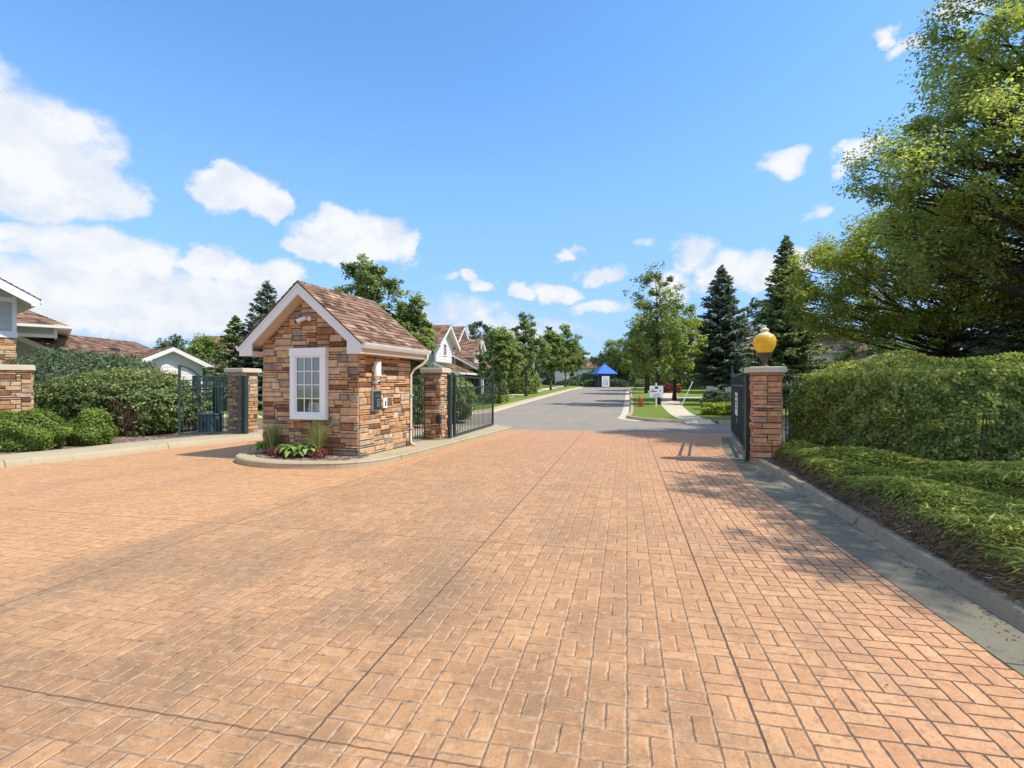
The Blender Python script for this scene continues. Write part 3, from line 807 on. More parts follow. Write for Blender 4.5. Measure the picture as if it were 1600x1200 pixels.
# right kerb and its gutter pan
cR = smoothpath([(1.4, -5.0), (2.54, 0.0), (3.3, 3.3), (3.95, 6.1), (4.6, 9.0), (4.95, 10.6), (5.35, 12.0), (5.9, 13.6), (6.6, 15.4), (7.6, 16.3), (10, 16.1)])
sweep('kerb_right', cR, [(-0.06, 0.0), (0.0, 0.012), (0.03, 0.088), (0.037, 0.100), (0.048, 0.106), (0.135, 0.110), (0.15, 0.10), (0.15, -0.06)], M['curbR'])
gp = [(p.x, p.y) for p in cR if p.y < 15.5]
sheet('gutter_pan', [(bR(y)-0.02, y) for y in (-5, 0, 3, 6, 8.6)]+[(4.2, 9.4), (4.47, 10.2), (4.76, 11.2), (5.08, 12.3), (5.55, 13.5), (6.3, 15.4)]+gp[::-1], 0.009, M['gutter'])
# left kerb with its strip of pavement
cL = smoothpath(curbL_pts)
sweep('kerb_left', cL, [(0.03, -0.01), (0.0, 0.10), (-0.03, 0.132), (-0.05, 0.137), (-1.15, 0.14), (-1.25, 0.13), (-1.25, -0.06)], M['curb'])
# planting beds and lawns
sheet('planting_bed', [(p.x-0.9, p.y) for p in cL]+[(-8, 19.6), (-14, 20.5), (-40, 20.5), (-40, -5)], 0.11, M['mulch'])
sheet('planting_bed.001', [(p.x+0.15, p.y) for p in cR]+[(40, 14.0), (40, -6), (2.2, -6)], 0.11, M['mulch'])
sheet('lawn', [(-8, 19.8), (-6.6, 20.2), (-6.2, 21.4), (-14, 23.2), (-60, 23), (-60, 20.5)], 0.10, M['grass'])
sheet('footpath', [(-6.2, 21.4), (-6.0, 23.0), (-14, 25.2), (-60, 25), (-60, 22.9), (-14, 23.1)], 0.115, M['walk'])
sheet('lawn.001', [(-6.0, 23), (-5, 25.4), (-14, 27.8), (-80, 40), (-80, 25), (-14, 25.2)], 0.10, M['grass'])
lg = smoothpath([(-14, 28.0), (-4, 25.85), (-2.2, 26.9), (-1.25, 28.3), (roadL(30.5), 30.5), (roadL(45), 45), (roadL(62), 62), (roadL(75), 75), (6, 80), (-10, 83)])
sheet('lawn.002', [(p.x, p.y) for p in lg]+[(-60, 84), (-60, 28)], 0.10, M['grass'])
KP = [(-0.03, 0.0), (0.0, 0.10), (0.03, 0.135), (0.16, 0.14), (0.18, 0.09)]
sweep('kerb_street_left', lg, [(-o, h) for o, h in KP], M['curb'])
sweep('gutter_street_left', lg, [(0.40, 0.006), (0.0, 0.016)], M['walk'])
sheet('footpath.001', [(roadL(y)-2.2, y) for y in (27.5, 45, 62, 78)]+[(roadL(y)-3.5, y) for y in (78, 62, 45, 27.5)], 0.106, M['walk'])
rg_ = smoothpath([(40, 73.2), (22, 72.5), (16.7, 68.5), (roadR(61.8), 61.8), (roadR(45), 45), (roadR(28), 28), (5.42, 24.2), (5.42, 22.9), (5.95, 21.75), (7.1, 21.05)])
sweep('kerb_street_right', rg_, [(-o, h) for o, h in KP], M['curb'])
sweep('gutter_street_right', rg_[:-8], [(0.42, 0.006), (0.0, 0.016)], M['walk'])
rg2 = smoothpath([(8.25, 20.46), (9.3, 20.27), (12.7, 19.68), (16.6, 19.0)])
sweep('kerb_street_right.001', rg2, [(-o, h) for o, h in KP], M['curb'])
sheet('lawn.003', [(p.x, p.y) for p in rg_]+[(7.17, 21.8), (8.37, 21.5)]+[(p.x, p.y) for p in rg2]+[(70, 19), (70, 73)], 0.10, M['grass'])
sheet('footpath.002', [(7.18, 21.75), (8.22, 21.45), (8.35, 22.4), (9.1, 26.2), (10.6, 32), (14.2, 44), (18.6, 58), (17.5, 58.3), (13.0, 44.3), (9.4, 32.3), (8.05, 26.4), (7.25, 22.6)], 0.112, M['walk'])
mb = MB(); mb.add([(7.08, 20.80, 0.006), (8.18, 20.46, 0.006), (8.36, 21.44, 0.111), (7.18, 21.76, 0.111), (7.08, 20.80, -.05), (8.18, 20.46, -.05), (8.36, 21.44, -.05), (7.18, 21.76, -.05)], [(0, 1, 2, 3), (0, 4, 5, 1), (1, 5, 6, 2), (3, 7, 4, 0)]); struct(mb.build('kerb_ramp', M['walk']))
sheet('footpath.003', [(12.2, 40.6), (30, 45.5), (30, 46.9), (12.6, 42.0)], 0.109, M['walk'])
sheet('rock_strip', [(8.2, 20.6), (9.3, 20.42), (16.5, 19.15), (16.5, 20.3), (9, 21.7), (8.3, 21.9)], 0.111, M['mulch'])
sheet('pavement_pad', [(5.9, 12.3), (12, 12.9), (12, 16.0), (7.2, 16.1), (6.3, 13.9)], 0.118, M['walk'])

# ================================================================= GATEHOUSE
GA = R(-18.3); gu = Vector((math.cos(GA), math.sin(GA), 0)); gv = Vector((-math.sin(GA), math.cos(GA), 0))
G0 = Vector((-3.12, 10.43, 0))
def gpt(u, v): p = G0+gu*u+gv*v; return (p.x, p.y)
# island with its kerb
isl = [gpt(-2.62, 1.9), gpt(-2.62, 0.3), gpt(-2.5, -0.35), gpt(-2.15, -0.72), gpt(-1.5, -0.95), gpt(-0.75, -0.93), gpt(0.05, -0.62), gpt(0.42, -0.15), gpt(0.50, 0.6), gpt(0.52, 2.6), gpt(0.52, 5.5), gpt(0.50, 7.6), gpt(0.28, 8.1), gpt(-0.2, 8.2), gpt(-1.2, 6.4), gpt(-2.3, 3.6)]
ip = smoothpath(isl+[isl[0]], 5)[:-1]
isle = sweep('island_kerb', ip, [(-0.02, 0.0), (0.0, 0.08), (0.025, 0.118), (0.05, 0.128), (0.17, 0.128), (0.19, 0.10)], M['curb'], side=1, closed=True)
ctr = Vector((sum(p.x for p in ip)/len(ip), sum(p.y for p in ip)/len(ip), 0))
def inset(pts, d):
    out = []; n = len(pts)
    for i, p in enumerate(pts):
        a, b = pts[i-1], pts[(i+1) % n]; t = (b-a).normalized(); out.append((p.x+t.y*d, p.y-t.x*d))
    return out
sheet('island_slab', inset(ip, 0.18), 0.112, M['curb'])
sheet('planting_bed.002', [gpt(-2.40, 0.2), gpt(-2.36, -0.32), gpt(-2.02, -0.62), gpt(-1.5, -0.79), gpt(-0.75, -0.77), gpt(-0.02, -0.48), gpt(0.15, -0.12), gpt(0.15, 0.2)], 0.122, M['mulch'])
op = inset(ip, -0.34)
nfront = [op[i] for i in range(0, 58)]
sheet('gutter_pan.001', nfront+[(p.x, p.y) for p in ip[:58]][::-1], 0.009, M['gutter'])

gc = G0+gu*(-1.225)+gv*1.035
gh = thing('gatehouse', 'small stone gatehouse with white framed window and shingled gable roof', 'gatehouse', (gc.x, gc.y, 0.12), GA)
hx, hy = 1.225, 1.035; ZE, ZP = 2.30, 3.58; ox = 1.525; kk = (ZP-ZE)/ox; oy = 0.35
mb = MB(); mb.prism([(-hx+.01, -0.2), (hx-.01, -0.2), (hx-.01, 2.35), (0, 3.28), (-hx+.01, 2.35)], -hy+.012, hy-.012, 'y', 0.5, 1)
mb.M = Matrix.Translation((-hx, -hy, 0)); stones(mb, 2*hx, 3.45, 11)
mb.M = Matrix.Rotation(math.pi/2, 4, 'Z') @ Matrix.Translation((-hy, -hx, 0)); stones(mb, 2*hy, 2.30, 22)
mb.M = Matrix.Rotation(math.pi, 4, 'Z') @ Matrix.Translation((-hx, -hy, 0)); stones(mb, 2*hx, 3.45, 33)
mb.M = Matrix.Rotation(-math.pi/2, 4, 'Z') @ Matrix.Translation((-hy, -hx, 0)); stones(mb, 2*hy, 2.30, 44)
mb.M = Matrix(); w = mb.build('wall', [M['stone'], M['mortar']], gh)
# trim the stones under the roof, and cut the window hole out of the front ones
sl = Vector((kk, 0, 1)).normalized()
clip_obj(w, [((0, 0, ZP-0.23), (sl.x, 0, sl.z)), ((0, 0, ZP-0.23), (-sl.x, 0, sl.z))])
WX0, WX1, WZ0, WZ1 = -0.435+0.03, 0.495, 0.735, 2.235   # outer trim
# roof: deck, eave boxes, shingles
mb = MB(); y0, y1 = -hy-oy, hy+oy
for s in (-1, 1):
    mb.prism([(0, ZP-0.22), (0, ZP-0.015), (s*ox, ZE-0.015), (s*ox, ZE-0.14), (s*(hx+0.02), ZP-0.22-kk*(hx+0.02))], y0+0.035, y1-0.035, 'y', 0.5, 0)
    mb.box((min(s*(hx-0.035), s*(ox-0.002)), y0+0.036, ZE-0.215), (max(s*(hx-0.035), s*(ox-0.002)), y1-0.036, ZE-0.12), 0.5, 0)
rf = mb.build('roof', [M['soffit']], gh)
mb = MB()
for s in (-1, 1):
    e0, e1 = (s*(ox+0.03), y0-0.02, ZE-0.02), (s*(ox+0.03), y1+0.02, ZE-0.02)
    shingle_slope(mb, e0, e1, (0, y0-0.02, ZP+0.005), (0, y1+0.02, ZP+0.005), 5+s, 0.125, (0.09, 0.30), th=0.014)
    mb.add([(s*(ox+.03), y0-.02, ZE-.022), (s*(ox+.03), y1+.02, ZE-.022), (0, y1+.02, ZP), (0, y0-.02, ZP)], [(0, 1, 2, 3)], 0.15)
    mb.add([(s*(ox+.03), y0-.021, ZE-.022), (0, y0-.021, ZP), (0, y0-.021, ZP-.02), (s*(ox+.03), y0-.021, ZE-.042)], [(0, 1, 2, 3)], 0.1)
rg = random.Random(3); y = y0
while y < y1:       # ridge caps
    yn = min(y1+0.02, y+0.2); t = rg.random()
    mb.add([(-0.13, y, ZP-0.085), (0, y, ZP+0.030), (0.13, y, ZP-0.085), (-0.13, yn+.02, ZP-0.098), (0, yn+.02, ZP+0.018), (0.13, yn+.02, ZP-0.098)], [(0, 1, 4, 3), (1, 2, 5, 4)], t); y = yn
mb.build('shingles', M['shingle'], rf)
for s, nm in ((-1, 'bargeboard'), (1, 'bargeboard')):
    for ya in (y0, y1-0.035):
        mb = MB(); mb.prism([(s*ox, ZE-0.03), (s*ox, ZE-0.225), (s*1.19, ZE-0.225), (s*1.19, ZP-0.255-kk*1.19), (0, ZP-0.255), (0, ZP-0.025)], ya, ya+0.035)
        mb.prism([(s*ox, ZE-0.025), (s*ox, ZE-0.085), (0, ZP-0.085), (0, ZP-0.02)], ya-0.012 if ya < 0 else ya+0.034, ya+0.001 if ya < 0 else ya+0.047)
        mb.build('bargeboard', M['white'], rf, bev=0.004)
for s in (-1, 1):
    mb = MB()
    mb.prism([(s*(ox+.002), ZE-0.02), (s*(ox+.095), ZE-0.02), (s*(ox+.095), ZE-0.05), (s*(ox+.06), ZE-0.115), (s*(ox+.002), ZE-0.115)], y0+0.0, y1)
    mb.box((min(s*(ox+.085), s*(ox+.105)), y0, ZE-.03), (max(s*(ox+.085), s*(ox+.105)), y1, ZE-.012))
    mb.build('gutter', M['white'], gh, bev=0.004)
# downspout at the rear right corner
mb = MB(); xs = hx+0.05; P = [(ox+.05, y1-0.12, ZE-.11), (ox+.05, y1-0.12, ZE-.2), (ox-.02, y1-.2, ZE-.34), (xs+.04, y1-.30, ZE-.46), (xs, hy-.04, ZE-.60), (xs, hy-.04, 0.10), (xs+.03, hy-.06, 0.05), (xs+.14, hy-.12, 0.02)]
mb.tube(P, 0.031, 10); mb.build('downspout', M['cap'], gh, smooth=True)
for z in (0.4, 1.2): mb = MB(); mb.box((xs-.05, hy-.085, z), (xs+.045, hy+.005, z+.025)); mb.build('downspout_strap', M['cap'], gh)
# window
def window(parent, x0, x1, z0, z1, y, nx, nz, trim=0.12, top=None, name='window', inner=None, bk=0.03):
    top = top or trim
    f = MB(); yf = y-0.045
    f.box((x0, yf, z0), (x0+trim, y+bk, z1-top)); f.box((x1-trim, yf, z0), (x1, y+bk, z1-top))
    f.box((x0+trim, yf, z0), (x1-trim, y+bk, z0+trim)); f.box((x0-.012, yf-.008, z1-top), (x1+.012, y+bk, z1))
    a0, a1, b0, b1 = x0+trim, x1-trim, z0+trim, z1-top; s = 0.035
    f.box((a0, yf+.022, b0), (a0+s, y+bk, b1)); f.box((a1-s, yf+.022, b0), (a1, y+bk, b1))
    f.box((a0+s, yf+.022, b0), (a1-s, y+bk, b0+s)); f.box((a0+s, yf+.022, b1-s), (a1-s, y+bk, b1))
    fo = f.build(name, M['vinyl'], parent, bev=0.004)
    g = MB(); g.box((a0+s, y-.004, b0+s), (a1-s, y+.004, b1-s)); g.build('pane', inner or M['pane'], fo)
    if nx > 1 or nz > 1:
        g = MB()
        for i in range(1, nx): x = a0+s+(a1-a0-2*s)*i/nx; g.box((x-.009, y-.016, b0+s), (x+.009, y-.0045, b1-s))
        for j in range(1, nz): z = b0+s+(b1-b0-2*s)*j/nz; g.box((a0+s, y-.015, z-.009), (a1-s, y-.0046, z+.009))
        g.build('muntins', M['vinyl'], fo)
    return fo, (a0+s, a1-s, b0+s, b1-s)
fo, gl = window(gh, WX0, WX1, WZ0, WZ1, -hy-0.075, 3, 4, 0.125, 0.17, bk=0.07)
hy_, hy = hy, hy+0.045
# what lies behind the glass: a blind and a dim interior board
mb = MB(); mb.box((gl[0], -hy-0.018, gl[2]), (gl[1], -hy-0.0135, gl[3])); mb.build('window_backing', M['dark'], fo)
mb = MB(); z = gl[2]+0.27
while z < gl[3]: mb.box((gl[0]+.004, -hy-0.024, z), (gl[1]-.004, -hy-0.019, z+0.021)); z += 0.025
mb.build('blind', M['blind'], fo)
mb = MB(); mb.add([(0.02, -hy-.0245, gl[2]+.01), (0.31, -hy-.0245, gl[2]+.01), (0.31, -hy-.0245, gl[2]+.27), (0.07, -hy-.0245, gl[2]+.27)], [(0, 1, 2, 3)], 0.5, 0)
mb.add([(0.065, -hy-.0252, gl[2]+.20), (0.30, -hy-.0252, gl[2]+.20), (0.30, -hy-.0252, gl[2]+.262), (0.08, -hy-.0252, gl[2]+.262)], [(0, 1, 2, 3)], 0.5, 1)
for i in range(4): mb.box((0.07, -hy-.0254, gl[2]+.04+i*.035), (0.22+0.02*(i % 2), -hy-.0247, gl[2]+.05+i*.035), 0.5, 2)
mb.build('window_notice', [M['sign'], M['red'], M['ink']], fo)
hy = hy_
# security camera under the gable
def cam_thing(loc, rz, label, grp=None):
    t = thing('security_camera', label, 'camera', loc, rz, grp)
    m = MB(); m.lathe([(0.055, 0), (0.058, 0.02), (0.045, 0.045), (0.02, 0.055)], 16); o = m.build('mount', M['vinyl'], t, smooth=True); o.rotation_euler = (R(90), 0, 0)
    m = MB(); m.tube([(0, -0.05, 0), (-0.04, -0.08, -0.005), (-0.06, -0.11, -0.015)], 0.018, 8); m.build('bracket', M['vinyl'], t, smooth=True)
    m = MB(); m.tube([(-0.04, -0.09, 0.0), (-0.155, -0.22, -0.085)], [0.042, 0.045], 14); m.build('housing', M['vinyl'], t, smooth='auto')
    m = MB(); m.tube([(-0.153, -0.218, -0.0835), (-0.172, -0.240, -0.098)], [0.041, 0.038], 14); m.build('lens', M['dark'], t, smooth='auto')
    return t
def gloc(x, y, z): p = gh.matrix_basis @ Vector((x, y, z)); return p
bpy.context.view_layer.update()
GM = Matrix.Translation((gc.x, gc.y, 0.12)) @ Matrix.Rotation(GA, 4, 'Z')
p = GM @ Vector((0.03, -hy-0.025, 2.86)); cam_thing(p, GA, 'white bullet security camera under the gatehouse gable')
# call box, lamp, small camera and card reader on the right wall
p = GM @ Vector((hx+0.02, -0.48, 1.13)); WR = GA+math.pi/2
t = thing('call_box', 'black entry keypad panel on the sunlit gatehouse side wall', 'intercom', p, WR)
m = MB(); m.box((-0.17, -0.05, -0.22), (0.17, 0.0, 0.22)); m.build('bezel', M['steel'], t, bev=0.006)
m = MB(); m.box((-0.145, -0.062, -0.195), (0.145, -0.049, 0.195)); m.build('panel', M['dark'], t, bev=0.004)
m = MB(); m.box((-0.11, -0.066, 0.06), (0.11, -0.061, 0.14)); m.build('screen', M['glass'], t)
first = None
for i in range(12):
    if first is None:
        m = MB(); m.box((-0.014, -0.068, -0.011), (0.014, -0.0615, 0.011)); o = first = m.build('button', M['steel'], t)
    else: o = first.copy(); link(o, t)
    o.location = (-0.02+0.045*(i % 3), 0, 0.015-0.045*(i//3))
p = GM @ Vector((hx+0.02, -0.55, 1.80))
t = thing('wall_lamp', 'white cylindrical lamp above the entry keypad', 'wall lamp', p, WR)
m = MB(); m.lathe([(0.001, -0.15), (0.078, -0.15), (0.078, 0.145), (0.072, 0.155), (0.001, 0.155)], 24, (0, -0.10, 0)); m.build('cylinder_shade', M['vinyl'], t, smooth='auto')
m = MB(); m.box((-0.05, -0.03, -0.06), (0.05, 0.0, 0.06)); m.build('wall_bracket', M['vinyl'], t)
p = GM @ Vector((hx+0.02, -0.50, 1.53))
t = thing('dome_camera', 'small white ball camera between wall lamp and keypad', 'camera', p, WR)
m = MB(); m.lathe([(0.001, -0.055), (0.035, -0.045), (0.055, -0.01), (0.05, 0.03), (0.03, 0.05), (0.001, 0.06)], 16, (0, -0.06, 0)); m.build('body', M['vinyl'], t, smooth=True)
m = MB(); m.tube([(0, -0.10, -0.012), (0.0, -0.128, -0.018)], [0.03, 0.026], 14); m.build('lens', M['dark'], t, smooth='auto')
m = MB(); m.box((-0.04, -0.03, -0.03), (0.04, 0.0, 0.03)); m.build('mount', M['vinyl'], t)
p = GM @ Vector((hx+0.02, -0.14, 1.06))
t = thing('card_reader', 'small white card reader right of the black keypad', 'card reader', p, WR)
m = MB(); m.box((-0.075, -0.04, -0.11), (0.075, 0.0, 0.11)); m.build('case', M['vinyl'], t, bev=0.008)
m = MB(); m.box((-0.02, -0.046, -0.06), (0.025, -0.039, 0.05)); m.build('slot', M['dark'], t)

# ---------------------------------------------------------------- plants in the island bed
def blades(name, label, cat, loc, n, H, spread, w, mat, seed, droop=0.5, group=None):
    rng = np.random.default_rng(seed); t = thing(name, label, cat, loc, 0, group); Vs = []; Ts = []
    for i in range(n):
        q = rng.uniform(0, 6.28); d = np.array([math.cos(q), math.sin(q), 0]); s = np.array([-d[1], d[0], 0])
        h = H*rng.uniform(0.5, 1.05); r = spread*rng.uniform(0.2, 1.0); b = d*rng.uniform(0, 0.06)
        K = 5; pr = None; tt = rng.uniform(0.1, 1)
        for k in range(K+1):
            u = k/K; c = b+d*(r*u**1.7)+np.array([0, 0, h*(u-droop*0.45*u**3)]); ww = w*(1-u)**0.6*0.5+0.0006
            if pr is not None: Vs.append(np.stack([pr[0]-s*pr[1], pr[0]+s*pr[1], c+s*ww, c-s*ww])); Ts.append(tt)
            pr = (c, ww)
    leafobj('blades', np.array(Vs), np.array(Ts), mat, t); return t
def broadleaf(name, label, loc, n, L, W, mat, seed, group=None):
    rng = np.random.default_rng(seed); t = thing(name, label, 'plant', loc, 0, group); Vs = []; Ts = []
    for i in range(n):
        q = rng.uniform(0, 6.28); d = np.array([math.cos(q), math.sin(q), 0]); s = np.array([-d[1], d[0], 0])
        l = L*rng.uniform(0.6, 1.1); z = rng.uniform(0.05, 0.2); tt = rng.uniform(0, 1); pr = None; b = d*rng.uniform(0.02, 0.12)
        for k in range(6):
            u = k/5; c = b+d*l*u+np.array([0, 0, z+0.10*math.sin(u*2.4)-0.10*u*u]); ww = W*0.5*math.sin(math.pi*min(0.97, u*0.92+0.08))**0.8
            if pr is not None: Vs.append(np.stack([pr[0]-s*pr[1]+[0, 0, .01], pr[0]+s*pr[1]+[0, 0, .01], c+s*ww+[0, 0, .012], c-s*ww+[0, 0, .012]])); Ts.append(tt)
            pr = (c, ww)
    leafobj('leaves', np.array(Vs), np.array(Ts), mat, t); return t
def bed(u, v): return (*gpt(u, v), 0.12)
blades('tall_grass', 'tall feathery grass at the left of the gatehouse window', 'grass', bed(-1.98, -0.22), 230, 0.86, 0.30, 0.012, M['l_reed'], 1, 0.5, 'tall grasses by the gatehouse')
blades('tall_grass', 'tall feathery grass below the window right corner', 'grass', bed(-0.78, -0.28), 260, 0.98, 0.36, 0.012, M['l_reed'], 2, 0.5, 'tall grasses by the gatehouse')
broadleaf('hosta', 'pale edged hosta beneath the middle of the gatehouse window', bed(-1.25, -0.45), 40, 0.30, 0.13, M['l_hosta'], 3, 'hostas in the island bed')
broadleaf('hosta', 'smaller hosta close to the right hand tall grass', bed(-1.0, -0.38), 26, 0.26, 0.11, M['l_hosta'], 4, 'hostas in the island bed')
broadleaf('hosta', 'drooping hosta at the left tip of the island bed', bed(-2.25, -0.15), 30, 0.26, 0.07, M['l_dwarf'], 5, 'hostas in the island bed')
make_bush('red_leaf_plant', 'dark red leafed plant at the gatehouse front left corner', 'plant', bed(-2.2, 0.12), (0.15, 0.15, 0.30), 350, 0.07, 0.04, M['l_red'], 6, 0.05, 2)
make_bush('red_leaf_plant', 'low dark red plant beneath the right tall grass', 'plant', bed(-0.58, -0.42), (0.13, 0.12, 0.13), 200, 0.06, 0.035, M['l_red'], 7, 0.04, 2)
make_bush('red_leaf_plant', 'low dark red plant beneath the left tall grass', 'plant', bed(-1.72, -0.42), (0.14, 0.12, 0.13), 200, 0.06, 0.035, M['l_red'], 8, 0.04, 2)

# ================================================================= PILLARS, GATES, FENCES
make_pillar('reddish stone pillar carrying the amber globe lamp', (5.17, 10.48, 0.0), R(-15), 0.525, 1.95, M['stoneR'], 103, 0.075, 0.12, cu=0.088, cv=0.06)
RA = R(-12.5)
t = thing('pillar_lamp', 'amber globe lamp with dark flared base on the right pillar', 'lamp', (5.17, 10.48, 1.95))
m = MB(); m.lathe([(0.001, 0), (0.085, 0.0), (0.085, 0.02), (0.05, 0.045), (0.045, 0.08), (0.07, 0.16), (0.12, 0.25), (0.135, 0.285), (0.12, 0.29), (0.001, 0.29)], 28); m.build('base', M['bronze'], t, smooth='auto')
m = MB(); m.lathe([(0.118, 0.285), (0.155, 0.325), (0.19, 0.39), (0.211, 0.46), (0.219, 0.53), (0.215, 0.58), (0.198, 0.615), (0.165, 0.64), (0.10, 0.65)], 32); m.build('globe', M['amber'], t, smooth=True)
m = MB(); m.lathe([(0.178, 0.628), (0.172, 0.648), (0.125, 0.672), (0.085, 0.70), (0.062, 0.728), (0.085, 0.745), (0.088, 0.765), (0.06, 0.785), (0.035, 0.80), (0.032, 0.82), (0.04, 0.835), (0.02, 0.85), (0.001, 0.852)], 24); m.build('finial', M['cream'], t, smooth='auto')

def post(label, x, y, h, w=0.10, z0=0.10, rz=0.0, name='gate_post'):
    t = thing(name, label, 'post', (x, y, z0), rz, 'square metal gate posts')
    m = MB(); m.box((-w/2, -w/2, -0.12), (w/2, w/2, h)); m.build('shaft', M['metal'], t, bev=0.005)
    m = MB(); m.prism([(-w/2-.006, -w/2-.006), (w/2+.006, -w/2-.006), (w/2+.006, w/2+.006), (-w/2-.006, w/2+.006)], h, h+0.02, 'z'); m.build('post_cap', M['metal'], t)
    return t
# right gate
post('dark green gate post against the lamp pillar', 4.90, 10.62, 1.78, 0.12, 0.0, RA)
gt, gL = make_gate('right driveway gate standing open beside the lamp pillar', (4.98, 10.95), (6.60, 15.35), 32, 1, z0=0.14)
for z in (0.35, 1.0, 1.55): m = MB(); m.tube([(-0.06, 0, z-0.06), (-0.06, 0, z+0.06)], 0.03, 10); m.build('hinge', M['metal'], gt, smooth='auto')
m = MB(); m.box((0.52*gL-0.42, 0.015, 0.66), (0.52*gL+0.40, 0.028, 1.24), 0.5, 0)
for i, (a, b, zz, hh, c) in enumerate([(-.32, .30, 1.10, .07, 1), (-.34, .30, .99, .05, 2), (-.30, .26, .91, .05, 2), (-.2, .2, .80, .07, 2)]):
    m.box((0.52*gL+a, 0.0275, zz), (0.52*gL+b, 0.030, zz+hh), 0.5, c)
m.build('gate_sign', [M['sign'], M['red'], M['ink']], gt)
m = MB(); m.box((0.50*gL-0.05, 0.012, 0.46), (0.50*gL+0.07, 0.020, 0.60)); m.build('small_plate', M['steel'], gt)
# second pillar and gate behind the gatehouse
make_pillar('stone pillar between the gatehouse and the middle gate', (-2.07, 13.92, 0.11), R(-15), 0.50, 1.92, M['stone'], 131, 0.07, 0.125)
post('dark green gate post against the pillar behind the gatehouse', -1.72, 14.05, 1.72, 0.12, 0.11, R(-15))
g2, g2L = make_gate('middle driveway gate standing open beyond the gatehouse', (-1.62, 14.25), (-0.68, 18.35), 27, 2, z0=0.10, ztop=1.72, zmid=1.40, zfin=2.02, swoop=0.8)
m = MB(); bar(m, (0.05, 0.0, 0.1), (g2L*0.9, 0.0, 1.38), 0.012); m.build('brace_rod', M['metal'], g2)
m = MB(); m.box((g2L-.12, -.03, 0.15), (g2L-0.02, .03, .27)); m.build('drop_bolt', M['metal'], g2)
t = thing('gate_operator', 'dark gate operator box against the middle pillar', 'gate operator', (-1.93, 13.52, 0.11), R(-15))
m = MB(); m.box((-0.05, -0.09, 0.45), (0.07, 0.03, 0.68)); m.build('case', M['dark'], t, bev=0.015)
m = MB(); m.tube([(0.03, -0.02, 0.46), (0.05, -0.03, 0.25), (0.10, 0.02, 0.08), (0.22, 0.22, 0.04)], 0.014, 6); m.build('cable', M['dark'], t, smooth=True)
make_fence('short iron fence panel between gatehouse and middle pillar', (-2.55, 13.0), (-2.30, 13.62), 6, 1.66, 1.45, 0.11)
# left gate
make_pillar('stone pillar beside the left gate', (-8.12, 15.45, 0.13), R(-18), 0.56, 1.94, M['stone'], 161, 0.08, 0.125)
post('dark green gate post against the left gate pillar', -7.82, 15.0, 1.70, 0.13, 0.12, R(-18))
g3, g3L = make_gate('left iron gate with scrolls standing open by the hedge', (-7.92, 14.95), (-9.31, 14.28), 16, 3, z0=0.13, ztop=1.68, zmid=1.40, zfin=2.0, swoop=0.52, scroll=5, curl=2)
make_fence('iron fence panel with thick posts behind the left gate', (-11.2, 17.2), (-8.45, 15.9), 18, 1.6, 1.3, 0.12)
post('thick dark post behind the left gate, nearest its scrolls', -9.95, 16.15, 1.72, 0.17, 0.12, R(-20))
post('thick dark post behind the left gate, beside its pillar', -9.38, 16.3, 1.72, 0.17, 0.12, R(-20))
t = thing('utility_box', 'grey blue gate motor cabinet behind the left gate', 'cabinet', (-9.05, 15.35, 0.12), R(-20))
m = MB(); m.box((-0.27, -0.2, 0), (0.27, 0.2, 0.55)); m.build('case', M['utility'], t, bev=0.02)
m = MB(); m.box((-0.295, -0.225, 0.55), (0.295, 0.225, 0.60)); m.build('lid', M['utility'], t, bev=0.012)
m = MB(); m.box((-0.08, -0.215, 0.2), (0.08, -0.2, 0.35)); m.build('vent', M['dark'], t)
# left big pillar, and the one whose top shows over the bush
make_pillar('wide stone pillar cut by the frame edge behind dwarf shrubs', (-12.25, 12.4, 0.08), R(42), 0.92, 1.98, M['stone'], 191, 0.06, 0.13, cu=0.09)
make_pillar('stone pillar whose cap shows above the broad left hedge', (-13.4, 19.6, 0.1), R(-22), 0.8, 2.0, M['stone'], 211, 0.08, 0.13)
make_fence('iron fence between the lamp pillar and the right hedge', (5.55, 10.75), (8.6, 12.9), 24, 1.68, 1.42, 0.12)
# ================================================================= HEDGES, SHRUBS, GROUND COVER
rng = np.random.default_rng(77)
HP = [(6.12, 9.2), (6.3, 8.2), (6.95, 7.6), (8.2, 7.45), (12.5, 8.2), (14.5, 9.5), (14.5, 13.2), (10, 13.4), (7.4, 12.75), (6.5, 11.9), (6.2, 10.6)]
t = thing('hedge', 'long clipped hedge with sunlit yellow painted into its top, right of the lamp pillar', 'hedge', (9.5, 10.4, 0.1))
n = 150000; P = np.zeros((n, 3)); P[:, 0] = rng.uniform(5.9, 14.6, n); P[:, 1] = rng.uniform(7.2, 13.5, n)
P = P[in_poly(P, HP)]; dist, gdir = poly_dist(P, HP)
bmp = 0.10*np.sin(P[:, 0]*2.1+1.3*np.sin(P[:, 1]*1.7))+0.07*np.sin(P[:, 1]*3.3+P[:, 0]*1.1)+0.05*np.sin(P[:, 0]*6+P[:, 1]*5)
Hh = 1.93-0.12*np.clip((P[:, 0]-9)/5, 0, 1)+bmp*0.9+0.03*np.sin(P[:, 0]*13+P[:, 1]*9)
k = np.clip(dist/1.35, 0, 1); top = Hh*(0.30+0.70*(1-(1-k)**2.4)**(1/2.4))
side = (rng.uniform(0, 1, len(P)) < 0.0)
P[:, 2] = top-np.abs(rng.normal(0, 0.06, len(P)))+0.1
nr = np.concatenate([-gdir*np.clip(1-k, 0, 1)[:, None]*-1.6*-1, np.ones((len(P), 1))*0.6], axis=1)
keep = rng.uniform(0, 1, len(P)) < 0.5; P1, n1, d1 = P[keep], nr[keep], dist[keep]
